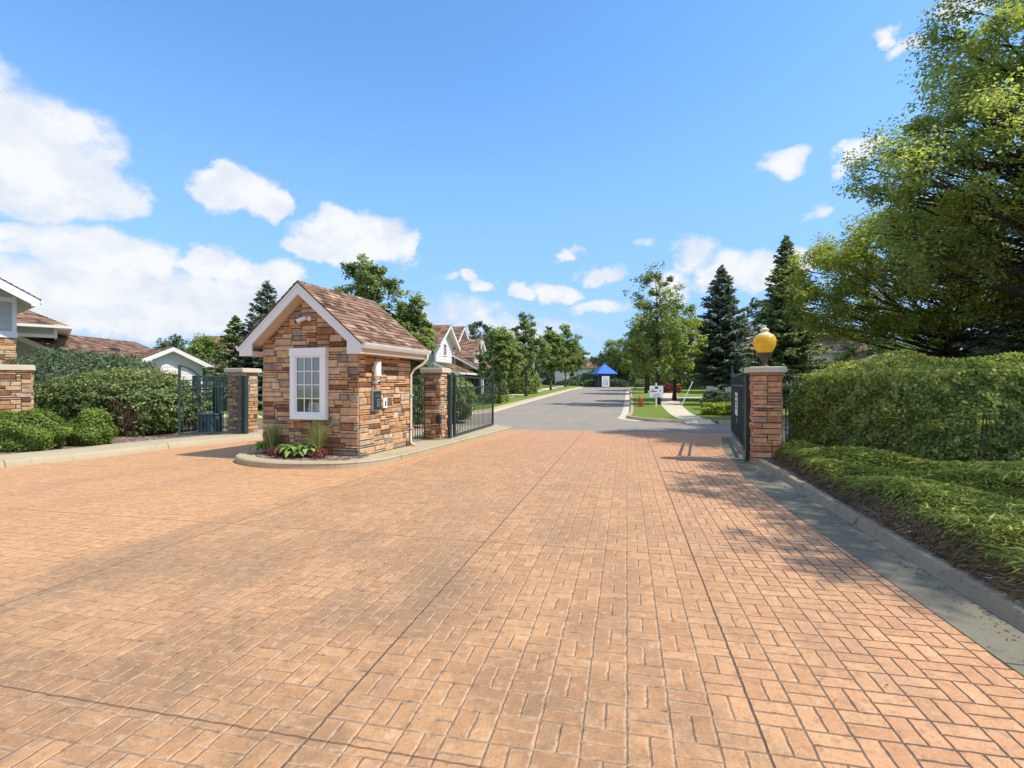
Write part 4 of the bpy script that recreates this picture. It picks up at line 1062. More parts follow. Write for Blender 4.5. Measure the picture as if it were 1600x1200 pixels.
# the flanks: points along the outline
ns = 60000; per = []; 
HPa = np.array(HP+[HP[0]]); seg = np.linalg.norm(np.diff(HPa, axis=0), axis=1); cum = np.concatenate([[0], np.cumsum(seg)])
s = rng.uniform(0, cum[-1], ns*2); i = np.searchsorted(cum, s)-1; u = (s-cum[i])/seg[i]
Q = HPa[i]+(HPa[i+1]-HPa[i])*u[:, None]; tan = (HPa[i+1]-HPa[i])/seg[i][:, None]; on = np.stack([tan[:, 1], -tan[:, 0]], 1)
vis = (Q[:, 0] < 9.5) | (Q[:, 1] < 9.0); Q, on = Q[vis][:ns], on[vis][:ns]; m_ = len(Q)
z = rng.uniform(0.03, 1.0, m_)**0.85; bul = 0.10-0.26*np.clip(z-0.55, 0, 1)**1.2*2+0.10*np.sin(Q[:, 0]*2.3+z*4)*np.cos(Q[:, 1]*2.0)+0.05*np.sin(Q[:, 1]*7+z*9)-0.12*np.clip(0.18-z, 0, 1)*5*0.4
off = bul+0.05*np.sin(s[vis][:m_]*9+3*np.sin(z*7))*np.sin(z*13+s[vis][:m_]*4)-np.abs(rng.normal(0, 0.07, m_))
sp_ = rng.uniform(0, 1, m_) < 0.05; off[sp_] += np.abs(rng.normal(0.05, 0.06, sp_.sum()))
P2 = np.concatenate([Q+on*off[:, None], (z*1.72+0.1)[:, None]], 1); n2 = np.concatenate([on*0.9, np.full((m_, 1), 0.55)], 1)
Pa = np.concatenate([P1, P2])-np.array([9.5, 10.4, 0.1]); na = np.concatenate([n1, n2])
west = np.clip((8.8-(Pa[:, 0]+9.5))/3.0, 0, 1)
gp_ = np.sin(Pa[:, 0]*9+3*np.sin(Pa[:, 2]*6))*np.sin(Pa[:, 2]*11+2*np.sin(Pa[:, 1]*8))
tint = np.clip(rng.normal(0.36, 0.19, len(Pa))+0.13*gp_+0.22*np.clip((Pa[:, 2]-1.35)/0.5, 0, 1)*(0.45+0.55*west)+0.10*west*np.clip(Pa[:, 2]/1.6, 0, 1), 0, 1)  # sunlit yellow put into the top leaves, strongest at the west end
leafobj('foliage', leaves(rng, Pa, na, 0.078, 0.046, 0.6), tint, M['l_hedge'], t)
mb = MB()
for _ in range(60):
    q = HP[rng.integers(0, len(HP))]; c = np.array([q[0]+(9.5-q[0])*0.4, q[1]+(10.4-q[1])*0.4])+rng.uniform(-.25, .25, 2)-[9.5, 10.4]
    mb.tube([(c[0], c[1], -0.05), (c[0]+rng.uniform(-.2, .2), c[1]+rng.uniform(-.2, .2), 0.6), (c[0]+rng.uniform(-.3, .3), c[1]+rng.uniform(-.3, .3), 1.3)], [0.025, 0.016, 0.006], 5)
mb.build('stems', M['twig'], t, smooth=True)

# juniper ground cover: a countless mass of sprays
cf = lambda y: float(np.interp(y, [0, 3.3, 6.1, 9.0, 10.6], [2.54, 3.3, 3.95, 4.6, 4.95]))
JP = [(5.05, 9.95), (4.72, 8.6), (4.30, 7.0), (3.95, 5.6), (3.57, 4.0), (3.12, 2.0), (2.78, 0.4), (6.5, 0.4), (9.2, 3.0), (9.5, 7.2), (7.0, 7.9), (6.35, 8.6), (6.2, 10.4), (5.75, 10.45)]
n = 170000; P = np.zeros((n, 3)); P[:, 0] = rng.uniform(3, 9.5, n); P[:, 1] = rng.uniform(0.4, 10.5, n)
P = P[in_poly(P, JP)]; dist, gd = poly_dist(P, JP)
inframe = P[:, 0] < P[:, 1]*1.25+0.9; P, dist, gd = P[inframe], dist[inframe], gd[inframe]
mound = 0.20+0.08*np.sin(P[:, 0]*2.2+P[:, 1]*0.9)+0.06*np.sin(P[:, 1]*3.1-P[:, 0])+0.05*np.sin(P[:, 0]*5.3+P[:, 1]*4.1)
kz = np.clip(dist/0.26, 0, 1); hz = (mound*0.95+0.09)*(1-(1-kz)**2)**0.55
lay = np.abs(rng.normal(0, 0.05, len(P))); P[:, 2] = 0.12+np.maximum(0.015, hz-lay)
ang = 2.6+1.3*np.sin(P[:, 0]*1.9+P[:, 1]*1.3)+rng.normal(0, 0.75, len(P)); 
td = np.stack([np.cos(ang), np.sin(ang), rng.normal(0.18, 0.15, len(P))], 1); td[:, :2] += gd*-0.0
edge = np.clip(1-dist/0.30, 0, 1); td += np.concatenate([-gd*edge[:, None]*1.2, -edge[:, None]*0.5], 1)
nrm = np.concatenate([-gd*edge[:, None]*0.7, np.ones((len(P), 1))], 1)
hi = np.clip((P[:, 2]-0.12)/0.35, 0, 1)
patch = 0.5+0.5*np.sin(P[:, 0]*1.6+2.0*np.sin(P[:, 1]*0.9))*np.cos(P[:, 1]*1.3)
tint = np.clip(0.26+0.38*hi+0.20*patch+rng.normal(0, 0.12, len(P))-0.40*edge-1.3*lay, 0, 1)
big = rng.uniform(0, 1, len(P)) < 0.22
V = leaves(rng, P, nrm, 0.095, 0.0145, 0.4, td)
Vb = leaves(rng, P[big]+[0, 0, 0.012], nrm[big], 0.15, 0.018, 0.35, td[big])
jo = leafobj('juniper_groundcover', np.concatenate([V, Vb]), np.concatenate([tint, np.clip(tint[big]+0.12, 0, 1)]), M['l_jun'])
tag(jo, 'low spreading juniper between the right kerb and the hedge', 'ground cover', kind='stuff')
# dead needles and chips along its edge
n = 380; P = np.zeros((n, 3)); P[:, 1] = rng.uniform(1.5, 12, n)
P[:, 0] = np.array([cf(y) for y in P[:, 1]])-np.abs(rng.normal(0.0, 0.16, n))-0.03; far_ = rng.uniform(0, 1, n) < 0.2; P[far_, 0] -= rng.uniform(0, 1.6, far_.sum()); P[:, 2] = 0.017
lo = leafobj('leaf_litter', leaves(rng, P, np.repeat([[0, 0, 1.0]], n, 0), 0.028, 0.014, 0.25), rng.uniform(0.0, 0.14, n), M['l_jun'])
tag(lo, 'fallen leaf bits along the right gutter', 'leaf litter', kind='stuff')
# left side shrubs
def twiggap(P, rng):
    q = (P-np.array([1.15, -1.35, 0.55]))/np.array([0.6, 1.0, 0.55]); return (np.sum(q*q, 1) < 1) & (rng.uniform(0, 1, len(P)) < 0.93)
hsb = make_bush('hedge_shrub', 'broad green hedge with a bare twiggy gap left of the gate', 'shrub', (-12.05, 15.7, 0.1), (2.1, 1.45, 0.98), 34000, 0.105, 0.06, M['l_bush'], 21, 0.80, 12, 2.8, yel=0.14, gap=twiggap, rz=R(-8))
mb = MB()
for _ in range(130):
    b = np.array([1.2+rng.normal(0, .10), -0.75+rng.normal(0, .12), -0.02]); q = rng.normal(0, 0.42); l = rng.uniform(0.5, 1.15)
    e = b+np.array([math.sin(q)*l*0.9+0.12, -0.45*l*rng.uniform(0.3, 1.1), l*math.cos(q)*0.95]); mi = (b+e)/2+rng.normal(0, 0.05, 3)
    mb.tube([tuple(b), tuple(mi), tuple(e)], [0.011, 0.007, 0.003], 4)
mb.build('bare_twigs', M['twig'], hsb, smooth=True)
make_bush('background_shrub', 'large dark rounded shrub behind the broad left hedge', 'shrub', (-14.6, 17.9, 0.1), (2.6, 1.5, 1.5), 26000, 0.10, 0.06, M['l_dark'], 22, 1.15, 9, 2.3, rz=R(-5))
make_bush('dwarf_shrub', 'wide dwarf shrub at the left edge above the kerb', 'shrub', (-11.05, 11.75, 0.1), (0.80, 0.58, 0.52), 17000, 0.06, 0.032, M['l_dwarf'], 23, 0.33, 6, 2.1, group='dwarf shrubs in the left bed', lumps=24)
make_bush('dwarf_shrub', 'small round dwarf shrub between kerb and broad hedge', 'shrub', (-10.35, 12.6, 0.1), (0.47, 0.42, 0.44), 9000, 0.06, 0.034, M['l_dwarf'], 24, 0.30, 5, 2.0, group='dwarf shrubs in the left bed', lumps=20)
make_bush('garden_shrub', 'leafy green shrub seen through the middle gate', 'shrub', (-2.6, 21.2, 0.1), (1.15, 1.0, 0.95), 9000, 0.12, 0.075, M['l_ash'], 25, 0.8, 6, 2.2)
make_bush('garden_shrub', 'dark shrub behind the fence by the gatehouse rear corner', 'shrub', (-4.2, 18.6, 0.1), (1.2, 0.9, 0.9), 7000, 0.10, 0.06, M['l_bush'], 26, 0.65, 6, 2.2)
make_bush('garden_shrub', 'low clipped hedge of light green beside the right footpath', 'hedge', (10.5, 24.9, 0.1), (1.25, 0.6, 0.38), 6000, 0.12, 0.07, M['l_lime'], 27, 0.2, 4, 3.0)
make_bush('garden_shrub', 'loose grey green shrub under the first blue spruce', 'shrub', (11.5, 28.6, 0.2), (0.8, 0.7, 0.6), 5000, 0.14, 0.08, M['l_dark'], 28, 0.4, 6, 2.0)
make_bush('garden_shrub', 'dark rounded shrub at the house wall behind the first street tree', 'shrub', (-2.6, 41.5, gz(41.5)), (1.9, 1.5, 1.3), 6000, 0.2, 0.12, M['l_dark'], 29, 0.9, 5, 2.2)
make_bush('garden_shrub', 'feathery pale shrub between the left street trees', 'shrub', (1.0, 50, gz(50)), (1.7, 1.5, 1.4), 5000, 0.22, 0.12, M['l_ash'], 30, 1.0, 5, 2.2)
make_bush('garden_shrub', 'strap leaved clump on the grass by the first street tree', 'plant', (-1.7, 36.0, gz(36)+.1), (1.3, 0.5, 0.45), 3000, 0.28, 0.05, M['l_lime'], 31, 0.1, 2, 2.2)
make_bush('barberry_shrub', 'dark red barberry shrub beyond the white sign', 'shrub', (15.9, 52, gz(52)), (1.2, 0.9, 0.75), 2600, 0.16, 0.09, M['l_red'], 32, 0.3, 3, 2.2)
make_bush('background_hedge', 'long mixed hedge closing the view behind the right lawn', 'hedge', (27, 62, gz(62)), (9.0, 1.5, 1.5), 12000, 0.3, 0.18, M['l_ash'], 45, 0.6, 6, 3.0, rz=R(-15))
make_bush('background_hedge', 'tall mixed hedge behind the gazebo and the far road bend', 'hedge', (22, 86, gz(86)), (12.0, 1.6, 1.6), 12000, 0.34, 0.2, M['l_dark'], 46, 0.6, 6, 3.0)
for i, (x, y, rx, lab) in enumerate([(12.2, 77.5, 1.4, 'clipped shrub left of the blue roofed gazebo'), (15.5, 76.6, 1.8, 'low shrub right of the blue roofed gazebo'), (19.5, 75.5, 1.6, 'low shrub at the far road bend'), (9.2, 80, 2.2, 'wide shrub on the bank before the far white house')]):
    make_bush('far_shrub', lab, 'shrub', (x, y, gz(y)), (rx, 0.9, 0.9), 1800, 0.26, 0.16, M['l_dark'] if i % 2 else M['l_ash'], 40+i, 0.2, 3, 2.2, group='shrubs at the end of the street')

# ================================================================= TREES
make_tree('shade_tree', 'tall spreading shade tree over the right hedge', 'tree', (14.75, 13.6, 0.05), 16.0,
          [(0, 3.6), (0.12, 4.6), (0.22, 5.6), (0.35, 4.3), (0.5, 3.5), (0.68, 2.4), (0.85, 1.5), (1, 0.4)], 4.5, 310, 130000, 0.12, 0.064, M['l_elm'], M['barkd'], 31, 0.26, 0.64, flat=0.75, shell=0.5, squash=(1.02, 0.66))
make_tree('locust_tree', 'yellow green low tree between the second spruce and the shade tree', 'tree', (16.0, 18.8, 0.05), 8.4,
          [(0, 3.6), (0.25, 5.0), (0.5, 5.1), (0.72, 4.2), (0.9, 2.4), (1, 0.8)], 3.4, 200, 82000, 0.135, 0.07, M['l_loc'], M['barkd'], 32, 0.15, 0.66, flat=0.75, shell=0.6)
make_tree('shade_tree', 'overhanging tree right of the frame casting dappled shade', 'tree', (11.4, 4.1, 0.05), 12.5,
          [(0, 1.3), (0.25, 2.3), (0.55, 2.5), (0.8, 1.9), (1, 0.5)], 6.2, 62, 14000, 0.15, 0.085, M['l_elm'], M['barkd'], 33, 0.22, 0.6, flat=0.55, squash=(0.6, 1.9))
make_spruce('spruce_tree', 'grey green spruce spreading behind the right hedge under the shade tree', (17.2, 16.4, 0.05), 6.0, 3.4, M['l_spr'], 34, 1.0, 1.0, 0.30, 14, 0.36, droop=0.12)
make_spruce('spruce_tree', 'tall blue spruce left of the lamp, with a bare lower trunk', (15.5, 37.8, 0.28), 10.0, 2.95, M['l_spr'], 35, 1.75, 1.25, 0.50, 15, 0.33, 'blue spruces on the right lawn')
make_spruce('spruce_tree', 'taller green spruce standing behind the amber lamp', (16.7, 31.2, 0.2), 10.35, 2.9, M['l_spg'], 36, 0.6, 1.25, 0.46, 15, 0.33, 'blue spruces on the right lawn')
make_spruce('spruce_tree', 'blue spruce rising left of the gatehouse roof', (-14.1, 29.5, 0.1), 7.35, 2.6, M['l_spr'], 37, 0.5, 1.25, 0.42, 14, 0.32)
make_spruce('spruce_tree', 'shorter leaning greyish spruce left of the gatehouse spruce', (-15.6, 28.9, 0.1), 5.3, 2.0, M['l_spg'], 38, 0.5, 1.2, 0.42, 13, 0.34)
make_tree('garden_tree', 'bushy maple rising behind the gatehouse roof', 'tree', (-5.9, 23.5, 0.05), 7.35,
          [(0, 1.0), (0.2, 1.9), (0.45, 2.0), (0.7, 1.5), (0.88, 0.85), (1, 0.25)], 1.3, 95, 22000, 0.17, 0.11, M['l_ash'], M['bark'], 41, 0.13, 0.42, lean=(-0.9, 0), shell=0.65)
make_tree('garden_tree', 'smaller maple beside the gatehouse right eave', 'tree', (-4.55, 23.0, 0.05), 5.6,
          [(0, 0.5), (0.3, 1.0), (0.6, 1.05), (0.85, 0.6), (1, 0.2)], 1.2, 40, 9000, 0.17, 0.11, M['l_ash'], M['bark'], 42, 0.1, 0.38, shell=0.6)
street = [(-0.85, 33.9, 5.3, 1.65, 1.5, 'first slender street tree along the left kerb'), (1.2, 44.4, 7.6, 2.2, 2.0, 'tall full street tree second along the left kerb'),
          (4.5, 59.6, 8.4, 1.6, 2.3, 'narrow street tree third along the left kerb'), (7.5, 72, 10.0, 3.0, 2.4, 'dense rounded street tree fourth along the left kerb'),
          (10.2, 88, 9.0, 2.7, 2.6, 'farthest street tree on the left before the white house')]
for i, (x, y, H, r, z0, lab) in enumerate(street):
    make_tree('street_tree', lab, 'tree', (x, y, gz(y)+0.08), H-gz(y), [(0, r*0.4), (0.2, r*0.9), (0.4, r*0.95), (0.62, r*0.72), (0.82, r*0.42), (1, 0.12)], z0, 60+8*i, 8500+1000*i, 0.20+0.02*i, 0.13+0.015*i, M['l_ash'], M['bark'], 50+i, 0.12, 0.40+0.06*i, shell=0.4, group='street trees along the left kerb')
right = [(9.45, 33.2, 9.0, 1.85, 2.1, 'tall open crowned street tree behind the white sign', 'l_ash', 0.60), (11.9, 37.5, 7.4, 1.9, 1.9, 'bright lime green tree between white sign tree and blue spruce', 'l_lime', 0.55),
         (13.35, 51, 8.0, 2.4, 2.2, 'mid sized street tree with a thin trunk on the right lawn', 'l_ash', 0.6), (16.0, 60, 7.2, 2.4, 2.2, 'rounded street tree by the road bend on the right', 'l_lime', 0.65),
         (17.5, 84, 8.8, 3.0, 2.4, 'far tree right behind the blue roofed gazebo', 'l_ash', 0.8), (23, 80, 9, 3.4, 2.2, 'far broad tree at the right end of the street', 'l_ash', 0.8)]
for i, (x, y, H, r, z0, lab, mm, cs) in enumerate(right):
    make_tree('street_tree', lab, 'tree', (x, y, gz(y)+0.08), H-gz(y), [(0, r*0.6), (0.18, r), (0.45, r*1.0), (0.7, r*0.8), (0.88, r*0.5), (1, 0.2)], z0, 70 if i else 66, 10500, 0.19+0.02*i, 0.125+0.014*i, M[mm], M['barkd'], 70+i, 0.15, cs, shell=0.5, flat=0.8, group='street trees on the right of the street')
back = [(-31.5, 48, 5.9, 2.0, 'thin topped tree left of the garage gable'), (-27.6, 46, 5.9, 2.1, 'dark tree above the garage gable peak'), (-3.2, 52, 8.3, 2.4, 'dark tree between the middle house and the street trees'),
        (-1.5, 66, 8.8, 3.4, 'wide dark tree filling behind the left street trees'), (25, 52, 10.2, 3.8, 'broad green tree between the two tall spruces'), (31, 44, 9.4, 4.0, 'rounded tree filling behind the second spruce'), (22, 64, 9.6, 3.6, 'green tree behind the lime green street tree'), (29, 30, 8.0, 3.2, 'dark tree behind the shade tree and the right hedge'), (25, 22, 7.0, 3.2, 'dark leafy tree filling the right edge above the hedge')]
for i, (x, y, H, r, lab) in enumerate(back):
    make_tree('background_tree', lab, 'tree', (x, y, gz(y)), H-gz(y), [(0, r*0.6), (0.25, r), (0.6, r*0.9), (0.85, r*0.5), (1, 0.2)], 1.3, 55, 9000, 0.28, 0.17, M['l_ash'] if i % 2 else M['l_dark'], M['barkd'], 90+i, 0.16, 0.75, shell=0.5, group='trees beyond the street')
for i, (x, y, r, lab) in enumerate([(-50, 95, 6, 'far dark tree on the left horizon behind the garage'), (-34, 110, 7, 'far tree behind the brown roofed house'), (-18, 120, 7, 'far tree behind the gatehouse spruce'), (-3, 118, 6, 'far tree left of the far white house'), (30, 112, 6, 'far tree right of the far white house'), (46, 100, 7, 'far tree beyond the right lawn'), (62, 80, 7, 'far tree behind the right house'), (50, 60, 6, 'tree behind the garage of the right house'), (21, 100, 6, 'far bushy tree just right of the far white house'), (37, 92, 6, 'far bushy tree above the far road bend'), (8, 112, 5, 'far bushy tree behind the far white house')]):
    make_tree('far_tree', lab, 'tree', (x, y, gz(y)), 7.5, [(0, r*0.9), (0.3, r), (0.7, r*0.8), (1, 0.6)], 0.2, 60, 7000, 0.5, 0.32, M['l_dark'], M['barkd'], 120+i, 0.2, 1.5, shell=0.5, group='trees on the horizon')
# ================================================================= HOUSES
def merge(objs, name, parent):
    bm = bmesh.new()
    for o in objs: bm.from_mesh(o.data)
    me = bpy.data.meshes.new(name); bm.to_mesh(me); bm.free()
    for m in objs[0].data.materials: me.materials.append(m)
    for o in objs: bpy.data.objects.remove(o)
    return link(bpy.data.objects.new(name, me), parent)

def gable_block(parent, fx, fy, ang, W, D, ze, pitch, ov, wall, zb=0.0, seed=1, roofmat='shingle', lap=0.17, expo=0.17, back=True, side_mat=None, rake=0.4, fascia=0.2):
    """front gable faces local -y of the frame; fx,fy is the front centre"""
    F = frame(fx, fy, ang); h = W/2; zp = ze+pitch*h
    fr = siding_wall([(-h, zb), (h, zb), (h, ze), (0, zp), (-h, ze)], M[wall], 'w', None, F, lap)
    sd = M[side_mat or wall]
    L = siding_wall([(0, zb), (D, zb), (D, ze), (0, ze)], sd, 'w', None, F @ frame(-h+.001, D, -math.pi/2) , lap)
    Rr = siding_wall([(0, zb), (D, zb), (D, ze), (0, ze)], sd, 'w', None, F @ frame(h-.001, 0, math.pi/2), lap)
    objs = [fr]
    if back: objs.append(siding_wall([(-h, zb), (h, zb), (h, ze), (0, zp), (-h, ze)], M[wall], 'w', None, F @ frame(0, D, math.pi), lap))
    if side_mat: 
        merge([L, Rr], 'side_wall', parent); wl = merge(objs, 'wall', parent)
    else: wl = merge(objs+[L, Rr], 'wall', parent)
    # corner boards
    c = MB(); c.M = F
    for s in (-1, 1):
        c.box((min(s*(h-.09), s*(h+.03)), -.034, zb), (max(s*(h-.09), s*(h+.03)), 0.09, ze))
    c.build('corner_trim', M['white'], parent)
    # roof deck
    d = MB(); d.M = F; xo = h+ov; zo = ze-pitch*ov; y0, y1 = -rake, D+rake
    d.prism([(-xo, zo), (0, zp), (xo, zo), (xo, zo+.16), (0, zp+.16), (-xo, zo+.16)], y0+.03, y1-.03)
    rf = d.build('roof', M['white'], parent)
    s_ = MB(); s_.M = F
    for s in (-1, 1):
        shingle_slope(s_, (s*(xo+.04), y0-.02, zo+.14), (s*(xo+.04), y1+.02, zo+.14), (0, y0-.02, zp+.185), (0, y1+.02, zp+.185), seed+s, expo, (0.18, 0.5), th=0.02)
        s_.add([(s*(xo+.04), y0-.02, zo+.138), (s*(xo+.04), y1+.02, zo+.138), (0, y1+.02, zp+.18), (0, y0-.02, zp+.18)], [(0, 1, 2, 3)], 0.1)
    s_.build('shingles', M[roofmat], rf)
    f = MB(); f.M = F
    for s in (-1, 1):
        for ya in (y0, y1-.03):
            f.prism([(s*xo, zo+.13), (s*xo, zo-.10), (s*(xo-.22), zo-.10), (s*(xo-.22), zo-.1+pitch*.12), (0, zp+.165-fascia-.03), (0, zp+.165)], ya, ya+.03)
        f.prism([(s*(xo+.002), zo+.13), (s*(xo+.11), zo+.13), (s*(xo+.08), zo+.02), (s*(xo+.002), zo+.02)], y0+.02, y1-.02)
    f.build('fascia', M['white'], rf)
    return F, wl, rf

def hip_block(parent, x0, x1, y0, y1, zb, ze, rise, ov, wall, seed=1, ang=0, expo=0.17, ox=0, oy=0):
    F = frame(ox, oy, ang); W, D = x1-x0, y1-y0
    w = [siding_wall([(0, zb), (W, zb), (W, ze), (0, ze)], M[wall], 'w', None, F @ frame(x0, y0, 0), 0.17),
         siding_wall([(0, zb), (D, zb), (D, ze), (0, ze)], M[wall], 'w', None, F @ frame(x1, y0, math.pi/2), 0.17),
         siding_wall([(0, zb), (D, zb), (D, ze), (0, ze)], M[wall], 'w', None, F @ frame(x0, y1, -math.pi/2), 0.17)]
    merge(w, 'wall', parent)
    c = MB(); c.M = F
    for x in (x0, x1): c.box((x-.09, y0-.034, zb), (x+.03, y0+.06, ze))
    c.box((x0, y0-.036, zb), (x1, y0-.001, zb+.16)); c.build('corner_trim', M['white'], parent)
    a, b, e, f = x0-ov, x1+ov, y0-ov, y1+ov; r = min((b-a), (f-e))/2
    d = MB(); d.M = F; d.box((a+.02, e+.02, ze-.12), (b-.02, f-.02, ze-.02)); rf = d.build('roof', M['white'], parent)
    ym = (e+f)/2; rx0, rx1 = a+r, b-r
    if rx1 < rx0: rx0 = rx1 = (a+b)/2
    s_ = MB(); s_.M = F; z = ze-.02; zt = ze+rise
    Q = [((a, e, z), (b, e, z), (rx0, ym, zt), (rx1, ym, zt)), ((b, e, z), (b, f, z), (rx1, ym, zt), (rx1, ym+.001, zt)), ((b, f, z), (a, f, z), (rx1, ym, zt), (rx0, ym, zt)), ((a, f, z), (a, e, z), (rx0, ym+.001, zt), (rx0, ym, zt))]
    for i, q in enumerate(Q):
        shingle_slope(s_, *q, seed+i, expo, (0.18, 0.5), th=0.02); s_.add([q[0], q[1], q[3], q[2]], [(0, 1, 2, 3)], 0.1)
    s_.build('shingles', M['shingle'], rf)
    g = MB(); g.M = F
    g.box((a, e-.10, ze-.13), (b, e+.019, ze-.015)); g.box((b-.019, e, ze-.13), (b+.10, f, ze-.015)); g.build('fascia', M['white'], rf)

def hwin(parent, F, x0, x1, z0, z1, nx=2, nz=2, trim=0.09):
    fo, _ = window(parent, x0, x1, z0, z1, -0.02, nx, nz, trim, trim, inner=M['glass'])
    for o in [fo]+list(fo.children): o.data.transform(F)
def shed_roof(parent, F, x0, x1, yi, yo, zi, zo, seed, name='porch_roof'):
    """lean-to roof: from the wall at y=yi, height zi, out to y=yo (negative), height zo"""
    d = MB(); d.M = F; d.prism([(yi, zi), (yo, zo), (yo, zo-.14), (yi, zi-.14)], x0+.03, x1-.03, 'x'); rf = d.build(name, M['white'], parent)
    s_ = MB(); s_.M = F
    shingle_slope(s_, (x0, yo-.03, zo+.01), (x1, yo-.03, zo+.01), (x0, yi, zi+.02), (x1, yi, zi+.02), seed, 0.17, (0.18, 0.5), th=0.02)
    s_.add([(x0, yo-.03, zo+.008), (x1, yo-.03, zo+.008), (x1, yi, zi+.018), (x0, yi, zi+.018)], [(0, 1, 2, 3)], 0.1); s_.build('shingles', M['shingle'], rf)
    f = MB(); f.M = F; f.box((x0, yo-.12, zo-.12), (x1, yo-.001, zo))
    for x in (x0, x1-.03): f.prism([(yi, zi), (yo, zo), (yo, zo-.18), (yi, zi-.18)], x, x+.03, 'x')
    f.build('fascia', M['white'], rf)

# left house: gable wing cut by the frame edge, hipped upper storey, long low roof and a garage gable
t = thing('house', 'grey sided house with stone base and garage gable at the left edge', 'house', (-21, 22, 0))
O = Matrix.Translation((21, -22, 0))
P0 = t
F, wl, rf = gable_block(t, -19.28+21, 16.25-22, R(52), 5.1, 5.0, 4.72, 0.58, 0.5, 'grey', 3.24, 301, lap=0.28, rake=0.9, fascia=0.32)
m = MB(); m.M = F; m.box((-2.55+.05, 0.02, 0), (2.55-.05, 5.0, 3.24), 0.5, 1)
m.M = F @ frame(-2.55, 0, 0); stones(m, 5.1, 3.22, 305, 0.14, 0.085, (2, 5), (1, 2), 0.03)
m.M = F @ frame(2.55, 0, math.pi/2); stones(m, 5.0, 3.22, 306, 0.14, 0.085, (2, 5), (1, 2), 0.03); m.build('stone_base', [M['stone'], M['mortar']], t)
m = MB(); m.M = F; m.box((-2.6, -.05, 3.24), (2.6, -.001, 3.46)); m.box((-2.55, -.045, 4.50), (2.55, -.001, 4.66)); m.build('band_trim', M['white'], t)
hwin(t, F, 0.3, 1.6, 3.55, 4.45, 2, 2)
hip_block(t, -7, 0, 0, 4.2, 3.75, 4.32, 1.35, 0.45, 'grey', 311, R(42), ox=-21.35+21, oy=24-22)
# long low roof
gable_block(t, -24.6+21, 24.8-22, R(0), 6.6, 8.2, 2.85, 0.40, 0.5, 'grey', 0, 321, expo=0.2, rake=0.3)
# garage gable
F, wl, rf = gable_block(t, -20.0+21, 30.0-22, R(50), 3.3, 4.5, 2.80, 0.48, 0.42, 'wsid', 0, 331, lap=0.2, expo=0.2, fascia=0.22, rake=0.5)
m = MB(); m.M = F; m.box((-1.3, -0.04, 0), (1.3, -0.001, 2.2))
for i in range(4): m.box((-1.28, -0.055, 0.04+i*.54), (1.28, -0.039, 0.50+i*.54))
m.build('garage_door', M['white'], t)
m = MB(); m.M = F; m.box((-1.42, -.05, 0), (-1.3, -.001, 2.2)); m.box((1.3, -.05, 0), (1.42, -.001, 2.2)); m.box((-1.42, -.051, 2.2), (1.42, -.001, 2.34)); m.build('door_trim', M['white'], t)
m = MB()
for x, y, z in ((-23.2, 33, 3.55), (-22.6, 29, 3.4)): m.box((x+21-.25, y-22-.2, z), (x+21+.25, y-22+.2, z+.22))
m.build('roof_vent', M['bronze'], t)

# brown roofed house behind the garage
t = thing('house', 'brown roofed house behind the garage gable and the gatehouse spruce', 'house', (-23, 46, 0))
gable_block(t, 5.6, 2.2, math.pi/2, 6.8, 11.5, 3.3, 0.78, 0.4, 'grey', 0, 341, expo=0.2, rake=0.4)
m = MB(); m.tube([(1.8, 0.7, 4.6), (1.8, 0.7, 5.4)], 0.09, 8); m.tube([(-.4, .9, 4.8), (-.4, .9, 5.35)], 0.07, 8); m.build('vent_pipe', M['bronze'], t)

# middle house with white gables along the left kerb
t = thing('house', 'sage and white two storey house with steep gables left of the street', 'house', (-5.36, 36, 0.2), R(76.7))
Fh = Matrix()
# local x runs along the street, local -y faces the street
F, wl, rf = gable_block(t, 1.75, 0, 0, 3.5, 5.0, 4.32, 0.72, 0.35, 'wsid', 0, 401, side_mat='sage', expo=0.19, rake=0.5, lap=0.2)
hwin(t, F, -.32, .32, 3.45, 4.35, 2, 3, 0.05)
shed_roof(t, F, -2.35, 2.0, -0.03, -1.9, 2.95, 2.2, 405)
F, wl, rf = gable_block(t, 6.1, 0.4, 0, 4.4, 6.0, 4.15, 0.82, 0.35, 'wsid', 0, 411, side_mat='sage', expo=0.19, rake=0.5, lap=0.2)
gable_block(t, 6.3, -1.2, 0, 2.6, 2.0, 3.75, 0.85, 0.3, 'wsid', 2.6, 421, expo=0.19, rake=0.4, lap=0.2)
shed_roof(t, Matrix(), 3.2, 10.2, -0.03, -2.6, 3.7, 2.35, 425)
m = MB()
for x in (-.3, 3.3, 6.6, 10.1): m.box((x-.09, -2.5 if x > 3 else -1.8, 0), (x+.09, -2.32 if x > 3 else -1.62, 2.3))
m.build('porch_post', M['white'], t)
m = siding_wall([(0, 0), (7.2, 0), (7.2, 3.4), (0, 3.4)], M['sage'], 'wall', t, frame(3.2, -0.3, 0), 0.2)
for x in (4.2, 6.6, 8.4): hwin(t, frame(0, -0.3, 0), x, x+1.1, 0.9, 2.1, 2, 2, 0.09)
m = MB(); m.box((0.4, -.06, 0), (1.4, -.024, 2.05)); m.build('front_door', M['white'], t)

# house with a garage farther along the left side
t = thing('house', 'low sage house with a cream garage glimpsed between the left street trees', 'house', (2.2, 66, gz(66)), R(76.7))
F, wl, rf = gable_block(t, 0, 0, 0, 5.2, 7, 2.3, 0.5, 0.4, 'sage', 0, 431, expo=0.22)
m = MB(); m.box((-2.0, -.05, 0), (2.0, -.024, 2.1)); m.build('garage_door', M['blind'], t)
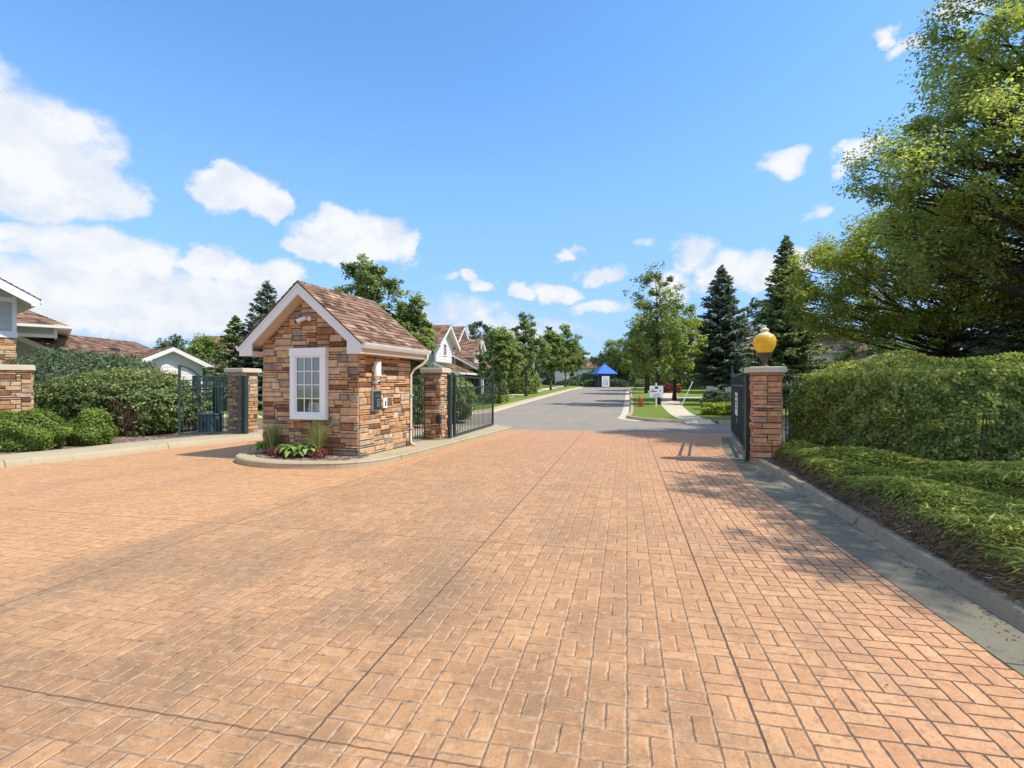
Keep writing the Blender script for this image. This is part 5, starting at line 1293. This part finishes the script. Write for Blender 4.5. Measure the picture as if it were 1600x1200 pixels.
# white house at the end of the street
t = thing('house', 'white house with brown roof at the far end of the street', 'house', (13.6, 101, gz(101)), R(10))
F, wl, rf = gable_block(t, 3.6, 0, math.pi/2, 6.4, 8, 3.6, 0.5, 0.5, 'wsid', 0, 441, expo=0.25)
for x in (-3.4, -0.8, 1.6): hwin(t, frame(0, -3.2, 0), x, x+1.2, 1.0, 2.5, 2, 2, 0.1)

# right house behind the hedge
t = thing('house', 'pale house with faded pink roofs behind the right hedge', 'house', (26, 42, 0.3))
F, wl, rf = gable_block(t, 5.2, 4.0, R(64), 5.2, 9, 4.3, 0.62, 0.45, 'wsid', 0, 451, 'shinglep', expo=0.2)
gable_block(t, -1.8, 6.8, 0, 6.4, 6.5, 5.0, 0.5, 0.45, 'wsid', 0, 452, 'shinglep', expo=0.2)
hwin(t, frame(-1.8, 6.8, 0), 0.5, 1.4, 3.7, 4.8, 2, 2, 0.09)
shed_roof(t, frame(-1.8, 6.8, 0), -1.0, 3.4, -0.03, -1.6, 3.45, 2.45, 455)
for o in t.children:
    if o.name.startswith('porch_roof'):
        for c in o.children:
            if c.name.startswith('shingles'): c.data.materials[0] = M['shinglep']
F, wl, rf = gable_block(t, 3.2, -0.5, R(-8), 5.4, 7, 2.2, 0.5, 0.45, 'grey', 0, 461, 'shinglep', lap=0.2, expo=0.2, fascia=0.26)
m = MB(); m.M = F; m.box((-2.0, -.05, 0), (2.0, -.024, 2.1)); m.build('garage_door', M['white'], t)
p = F @ Vector((-0.95, -0.06, 2.15)); p = Vector((26, 42, 0.3))+p
tt = thing('wall_lantern', 'small dark lantern on the pale garage gable', 'lantern', p)
m = MB(); m.lathe([(0.001, 0), (0.16, 0.0), (0.2, 0.1), (0.16, 0.2), (0.001, 0.2)], 12); m.lathe([(0.001, 0.2), (0.19, 0.2), (0.08, 0.33), (0.001, 0.34)], 12); m.build('lantern_body', M['dark'], tt); 
p = Vector((26, 42, 0.3))+F @ Vector((0.75, -0.55, 1.55))
tt = thing('flag', 'small red and white striped flag hanging at the garage', 'flag', p, R(-8))
for i in range(7):
    m = MB(); w = 0.11; x = 0.07+i*w
    m.prism([(x, -.02+.05*math.sin(i)), (x+w, -.02+.05*math.sin(i+1)), (x+w, .0+.05*math.sin(i+1)), (x, .0+.05*math.sin(i))], 0.0+0.03*i, 1.05+0.06*i, 'z'); m.build('stripe', M['red'] if i % 2 == 0 else M['sign'], tt)
m = MB(); m.box((0.06, -.045, 0.72), (0.45, .03, 1.13)); m.build('canton', M['navy'], tt)
m = MB(); bar(m, (0.0, 0.5, 0.9), (0.9, -.05, 1.6), 0.035); m.build('pole', M['vinyl'], tt)

# ================================================================= STREET FURNITURE
t = thing('street_lamp', 'tall black lamp post with a lantern head beyond the middle gate', 'street lamp', (-2.25, 36.0, gz(36)+.08))
m = MB(); m.lathe([(0.001, -.05), (0.16, -.05), (0.16, 0.25), (0.10, 0.5), (0.065, 0.8), (0.055, 3.9), (0.07, 3.95), (0.05, 4.0), (0.001, 4.0)], 14); m.build('pole', M['metal'], t, smooth='auto')
m = MB(); m.lathe([(0.001, 4.0), (0.07, 4.0), (0.12, 4.1), (0.20, 4.5), (0.001, 4.5)], 10); m.build('lantern_glass', M['blind'], t)
m = MB(); m.lathe([(0.27, 4.5), (0.29, 4.53), (0.16, 4.72), (0.06, 4.78), (0.05, 4.86), (0.02, 4.95), (0.001, 4.96)], 12); m.lathe([(0.001, 4.49), (0.27, 4.5), (0.27, 4.52), (0.001, 4.52)], 12); m.build('lantern_roof', M['metal'], t, smooth='auto')

sy = 30.6; zb = gz(sy)+.10
t = thing('information_sign', 'white sign board on a white post in the right lawn', 'sign', (8.62, sy, zb), R(-4))
m = MB(); m.box((-.045, -.03, -.1), (.045, .03, 1.44)); m.build('post', M['vinyl'], t)
m = MB(); m.box((-.40, -.05, .58), (.40, -.031, 1.26)); m.build('board', M['sign'], t, bev=0.03)
m = MB(); m.box((-.09, -.054, 1.09), (.10, -.0495, 1.23)); m.build('emblem', M['ink'], t)
for (x, z, w, h) in ((-.32, 1.0, .2, .035), (-.32, .90, .36, .05), (-.12, .74, .06, .05), (.0, .74, .16, .04), (-.22, .64, .22, .03), (.06, .64, .14, .03), (.2, .93, .05, .10), (.2, .86, .015, .06)):
    m = MB(); m.box((x, -.0535, z), (x+w, -.0495, z+h)); m.build('lettering', M['ink'], t)
t = thing('fire_hydrant', 'orange fire hydrant on the corner of the right lawn', 'hydrant', (7.75, 30.9, gz(30.9)+.10))
m = MB(); m.lathe([(0.001, -.05), (0.17, -.05), (0.17, .05), (0.115, .07), (0.105, .42), (0.14, .43), (0.14, .47), (0.11, .48), (0.10, .55), (0.05, .62), (0.03, .63), (0.03, .68), (0.001, .69)], 16); m.build('barrel', M['orange'], t, smooth='auto')
m = MB(); m.tube([(-.19, 0, .34), (.19, 0, .34)], .06, 10); m.build('side_outlet', M['orange'], t, smooth='auto')
m = MB(); m.tube([(0, 0, .32), (0, -.19, .32)], .075, 10); m.build('front_outlet', M['orange'], t, smooth='auto')
t = thing('marker_stake', 'leaning white marker stake in the grass beside the footpath', 'stake', (10.35, 31.4, gz(31)+.1))
m = MB(); m.tube([(0, 0, -.05), (0.76, 0.1, 1.5)], [.03, .03], 8); m.build('shaft', M['vinyl'], t)
m = MB(); m.tube([(0.70, 0.093, 1.38), (0.765, 0.101, 1.51)], [.036, .036], 8); m.build('cap', M['sign'], t)

gx, gy = 13.6, 75.5; zb = gz(gy)
t = thing('gazebo', 'small gazebo with a bright blue pyramid roof at the street end', 'gazebo', (gx, gy, zb+.02), R(8))
m = MB(); q = 1.55; m.add([(-q, -q, 1.95), (q, -q, 1.95), (q, q, 1.95), (-q, q, 1.95), (0, 0, 3.45), (-q+.1, -q+.1, 1.86), (q-.1, -q+.1, 1.86), (q-.1, q-.1, 1.86), (-q+.1, q-.1, 1.86)], [(0, 1, 4), (1, 2, 4), (2, 3, 4), (3, 0, 4), (5, 8, 7, 6), (0, 5, 6, 1), (1, 6, 7, 2), (2, 7, 8, 3), (3, 8, 5, 0)])
for k in range(-3, 4): 
    u = k*.4; f = 1-abs(u)/q
    bar(m, (u, -q+.0, 1.98), (u*0.0+u, -q+q*f, 1.98+1.47*f), .03)
rf = m.build('roof', M['blue'], t)
m = MB(); m.lathe([(0.09, 0), (0.05, .1), (0.07, .16), (0.001, .3)], 8, (0, 0, 3.42)); m.build('finial', M['blue'], rf)
first = None
for sx in (-1, 1):
    for s2 in (-1, 1):
        if first is None: m = MB(); m.box((-.07, -.07, -.1), (.07, .07, 1.9)); o = first = m.build('post', M['metal'], t)
        else: o = first.copy(); link(o, t)
        o.location = (sx*1.25, s2*1.25, 0)
m = MB()
for a, b in (((-1.2, -1.2, 1.75), (1.2, -1.2, 1.75)), ((-1.2, 1.2, 1.75), (1.2, 1.2, 1.75)), ((-1.2, -1.2, 1.75), (-1.2, 1.2, 1.75)), ((1.2, -1.2, 1.75), (1.2, 1.2, 1.75))): bar(m, a, b, .12, .2)
m.build('beam', M['metal'], t)
m = MB(); m.box((-1.15, 0.9, 0), (1.15, 1.1, 1.3)); m.build('rear_panel', M['utility'], t)
t = thing('notice_board', 'white map board standing in front of the blue roofed gazebo', 'notice board', (13.45, 73.6, zb-.03), R(2))
m = MB(); m.box((-.55, -.05, 0.10), (.55, .0, 1.62)); m.build('board', M['sign'], t, bev=.01)
m = MB(); m.tube([(-.30, -.052, .35), (-.26, -.052, .8), (-.05, -.052, 1.25), (.18, -.052, 1.0), (.32, -.052, .4)], .035, 6); m.tube([(-.1, -.052, .35), (-.02, -.052, .75), (.12, -.052, .4)], .03, 6); m.build('map_outline', M['steel'], t)
m = MB(); m.box((-.5, -.03, -.1), (-.42, .0, .15)); m.box((.42, -.03, -.1), (.5, .0, .15)); m.build('leg', M['metal'], t)
t = thing('park_bench', 'dark bench under trees right of the gazebo', 'bench', (16.6, 74.9, gz(74.9)+.1), R(5))
m = MB()
for k in range(4): m.box((-.9, -.25+k*.13, .42), (.9, -.15+k*.13, .46))
m.build('seat', M['metal'], t)
m = MB()
for k in range(3): m.box((-.9, .26, .55+k*.14), (.9, .30, .65+k*.14))
m.build('backrest', M['metal'], t)
for x in (-.8, .74): m = MB(); m.box((x, -.22, -.08), (x+.06, .28, .42)); m.box((x, .22, .42), (x+.06, .28, .95)); m.build('leg', M['metal'], t)

# ================================================================= SKY, SUN, CAMERA
SUNEL, SUNAZ = 54.0, 107.5      # degrees; azimuth clockwise from +Y
wd = bpy.data.worlds.new('World'); bpy.context.scene.world = wd; wd.use_nodes = True
g = NG(wd.node_tree); bg = g.N['Background']; out = g.N['World Output']
sky = g.n('ShaderNodeTexSky', sky_type='NISHITA'); sky.sun_disc = False
sky.sun_elevation = R(SUNEL); sky.sun_rotation = R(SUNAZ); sky.altitude = 300; sky.air_density = 1.0; sky.dust_density = 0.6; sky.ozone_density = 1.5
hs = g.n('ShaderNodeHueSaturation'); hs.inputs['Saturation'].default_value = 1.10; hs.inputs['Value'].default_value = 1.16; hs.inputs['Hue'].default_value = 0.5
g.L.new(g.mix(1.0, sky.outputs[0], (0.86, 0.99, 1.10), 'MULTIPLY'), hs.inputs['Color'])
dirv = g.n('ShaderNodeTexCoord').outputs['Generated']
dx, dy, dz = g.sep(g.vm('NORMALIZE', dirv))
az = g.m('ARCTAN2', dx, dy); el = g.m('ARCSINE', dz)
def pxdir(px, py):
    a = math.atan((px-800)/800); return a, math.atan((600-py)/800*math.cos(a))
# cumulus: (px centre, py centre, half width, half height, strength) measured in the photograph, kept as compass directions
CL = [(60, 245, 150, 100, 1.0), (150, 300, 80, 55, .8), (-60, 200, 160, 140, 1), (60, 310, 120, 40, .8), (150, 395, 130, 42, 1), (330, 410, 60, 30, .9), (420, 428, 50, 28, .8), (30, 370, 60, 22, .7), (120, 470, 360, 65, .95), (330, 480, 200, 60, .75),
      (370, 300, 68, 42, 1), (345, 275, 30, 28, .9), (410, 312, 40, 30, .9), (555, 375, 100, 42, 1), (480, 385, 48, 24, .9), (600, 385, 62, 34, .9), (530, 350, 30, 26, .9),
      (735, 433, 24, 12, .8), (762, 450, 24, 14, .75), (815, 457, 24, 14, .85), (865, 457, 38, 18, .85), (720, 490, 100, 30, .45), (800, 520, 150, 24, .45),
      (1085, 400, 42, 34, .65), (1140, 425, 60, 35, .75), (1050, 448, 45, 24, .7), (1200, 415, 55, 26, .8), (1260, 400, 35, 16, .7), (1215, 258, 54, 25, .75), (1330, 240, 36, 28, .75), (1405, 88, 34, 28, .55), (1378, 62, 22, 18, .5), (1490, 22, 46, 30, .6), (1275, 335, 20, 16, .45), (940, 425, 36, 14, .6), (885, 400, 20, 10, .6), (935, 480, 50, 16, .6), (1385, 355, 28, 14, .6), (1010, 385, 22, 10, .4), (700, 435, 22, 8, .5), (640, 380, 26, 20, .7)]
nvec = g.comb(g.m('MULTIPLY', az, 1.0), g.m('MULTIPLY', el, 1.25), 0.3)
n1 = g.noise(nvec, 11, 6, 0.58, 0.25); n2 = g.noise(nvec, 24, 6, 0.62)
waz = g.m('ADD', az, g.m('MULTIPLY', g.m('SUBTRACT', g.noise(g.vm('ADD', nvec, (3, 7, 1)), 9, 6, 0.6), 0.5), 0.16))
wel = g.m('ADD', el, g.m('MULTIPLY', g.m('SUBTRACT', n1, 0.5), 0.075))
field = None
for px, py, rw, rh, st in CL:
    a, e = pxdir(px, py); a1, _ = pxdir(px+rw, py); _, e1 = pxdir(px, py-rh)
    ra, re = abs(a1-a)*1.05, abs(e1-e)*1.05
    q = g.m('ADD', g.m('POWER', g.m('ABSOLUTE', g.m('DIVIDE', g.m('SUBTRACT', waz, a), ra)), 2.0), g.m('POWER', g.m('ABSOLUTE', g.m('DIVIDE', g.m('SUBTRACT', wel, e), re)), 2.0))
    f = g.m('MULTIPLY', g.m('SUBTRACT', 1.0, q, clamp=False), st)
    field = f if field is None else g.m('SMOOTH_MAX', field, f, 0.15)
# cumulus goes on round the unseen sky, cover raised for neutral fill light
rest = g.m('MULTIPLY', g.m('SUBTRACT', g.noise(nvec, 2.2, 5, 0.55), 0.46), 5.0)
rest = g.m('MINIMUM', rest, g.m('MULTIPLY', g.m('SUBTRACT', g.m('ABSOLUTE', az), 1.05), 4.0))
field = g.m('MAXIMUM', field, rest)
dens = g.m('ADD', field, g.m('ADD', g.m('MULTIPLY', g.m('SUBTRACT', n1, 0.5), 1.1), g.m('MULTIPLY', g.m('SUBTRACT', n2, 0.5), 0.95)))
alpha = g.m('MULTIPLY', g.step(dens, -0.08, 0.52), 0.96)
haze = g.m('MULTIPLY', g.m('SUBTRACT', 1.0, g.step(el, -0.02, 0.25)), 0.30)
body = g.mix(g.step(g.m('ADD', dens, g.m('MULTIPLY', n2, 0.3)), 0.1, 0.9), (3.2, 3.45, 3.85), (4.05, 4.1, 4.15))
body = g.mix(g.m('MULTIPLY', g.step(g.noise(g.vm('ADD', nvec, (0.02, 0.035, 0)), 13, 5, 0.6), 0.40, 0.62), 0.55), body, (2.85, 3.2, 3.75))
low = g.m('MULTIPLY', g.m('SUBTRACT', 1.0, g.step(el, 0.03, 0.20)), g.step(g.noise(g.vm('MULTIPLY', nvec, (1, 4, 1)), 3.5, 5), 0.4, 0.65))
body = g.mix(g.m('MULTIPLY', low, 0.5), body, (2.5, 2.85, 3.3))
c = g.mix(g.m('MULTIPLY', g.m('SUBTRACT', 1.0, g.step(el, 0.04, 0.60)), 0.80), hs.outputs[0], (1.22, 2.25, 4.4))
c = g.mix(haze, c, (2.4, 3.1, 3.9))
c = g.mix(alpha, c, body)
g.L.new(c, bg.inputs[0]); bg.inputs[1].default_value = 0.15

sd = bpy.data.lights.new('sun', 'SUN'); sd.energy = 3.3; sd.angle = R(0.53); sd.color = (1.0, 0.93, 0.82)
so = bpy.data.objects.new('sun', sd); C.objects.link(so)
sv = Vector((math.sin(R(SUNAZ))*math.cos(R(SUNEL)), math.cos(R(SUNAZ))*math.cos(R(SUNEL)), math.sin(R(SUNEL))))
so.rotation_euler = (-sv).to_track_quat('-Z', 'Y').to_euler(); so.location = (0, 0, 60)
cd = bpy.data.cameras.new('camera'); co = bpy.data.objects.new('camera', cd); C.objects.link(co)
co.location = (0, 0, 1.6); co.rotation_euler = (R(90), 0, 0); cd.sensor_width = 36; cd.lens = 18.0; cd.clip_start = 0.05; cd.clip_end = 3000
S = bpy.context.scene; S.camera = co
S.view_settings.view_transform = 'Standard'; S.view_settings.look = 'None'; S.view_settings.exposure = 0.68; S.view_settings.gamma = 1.0
S.cycles.max_bounces = 6; S.cycles.diffuse_bounces = 4; S.cycles.transmission_bounces = 4; S.cycles.transparent_max_bounces = 8; S.cycles.use_denoising = True
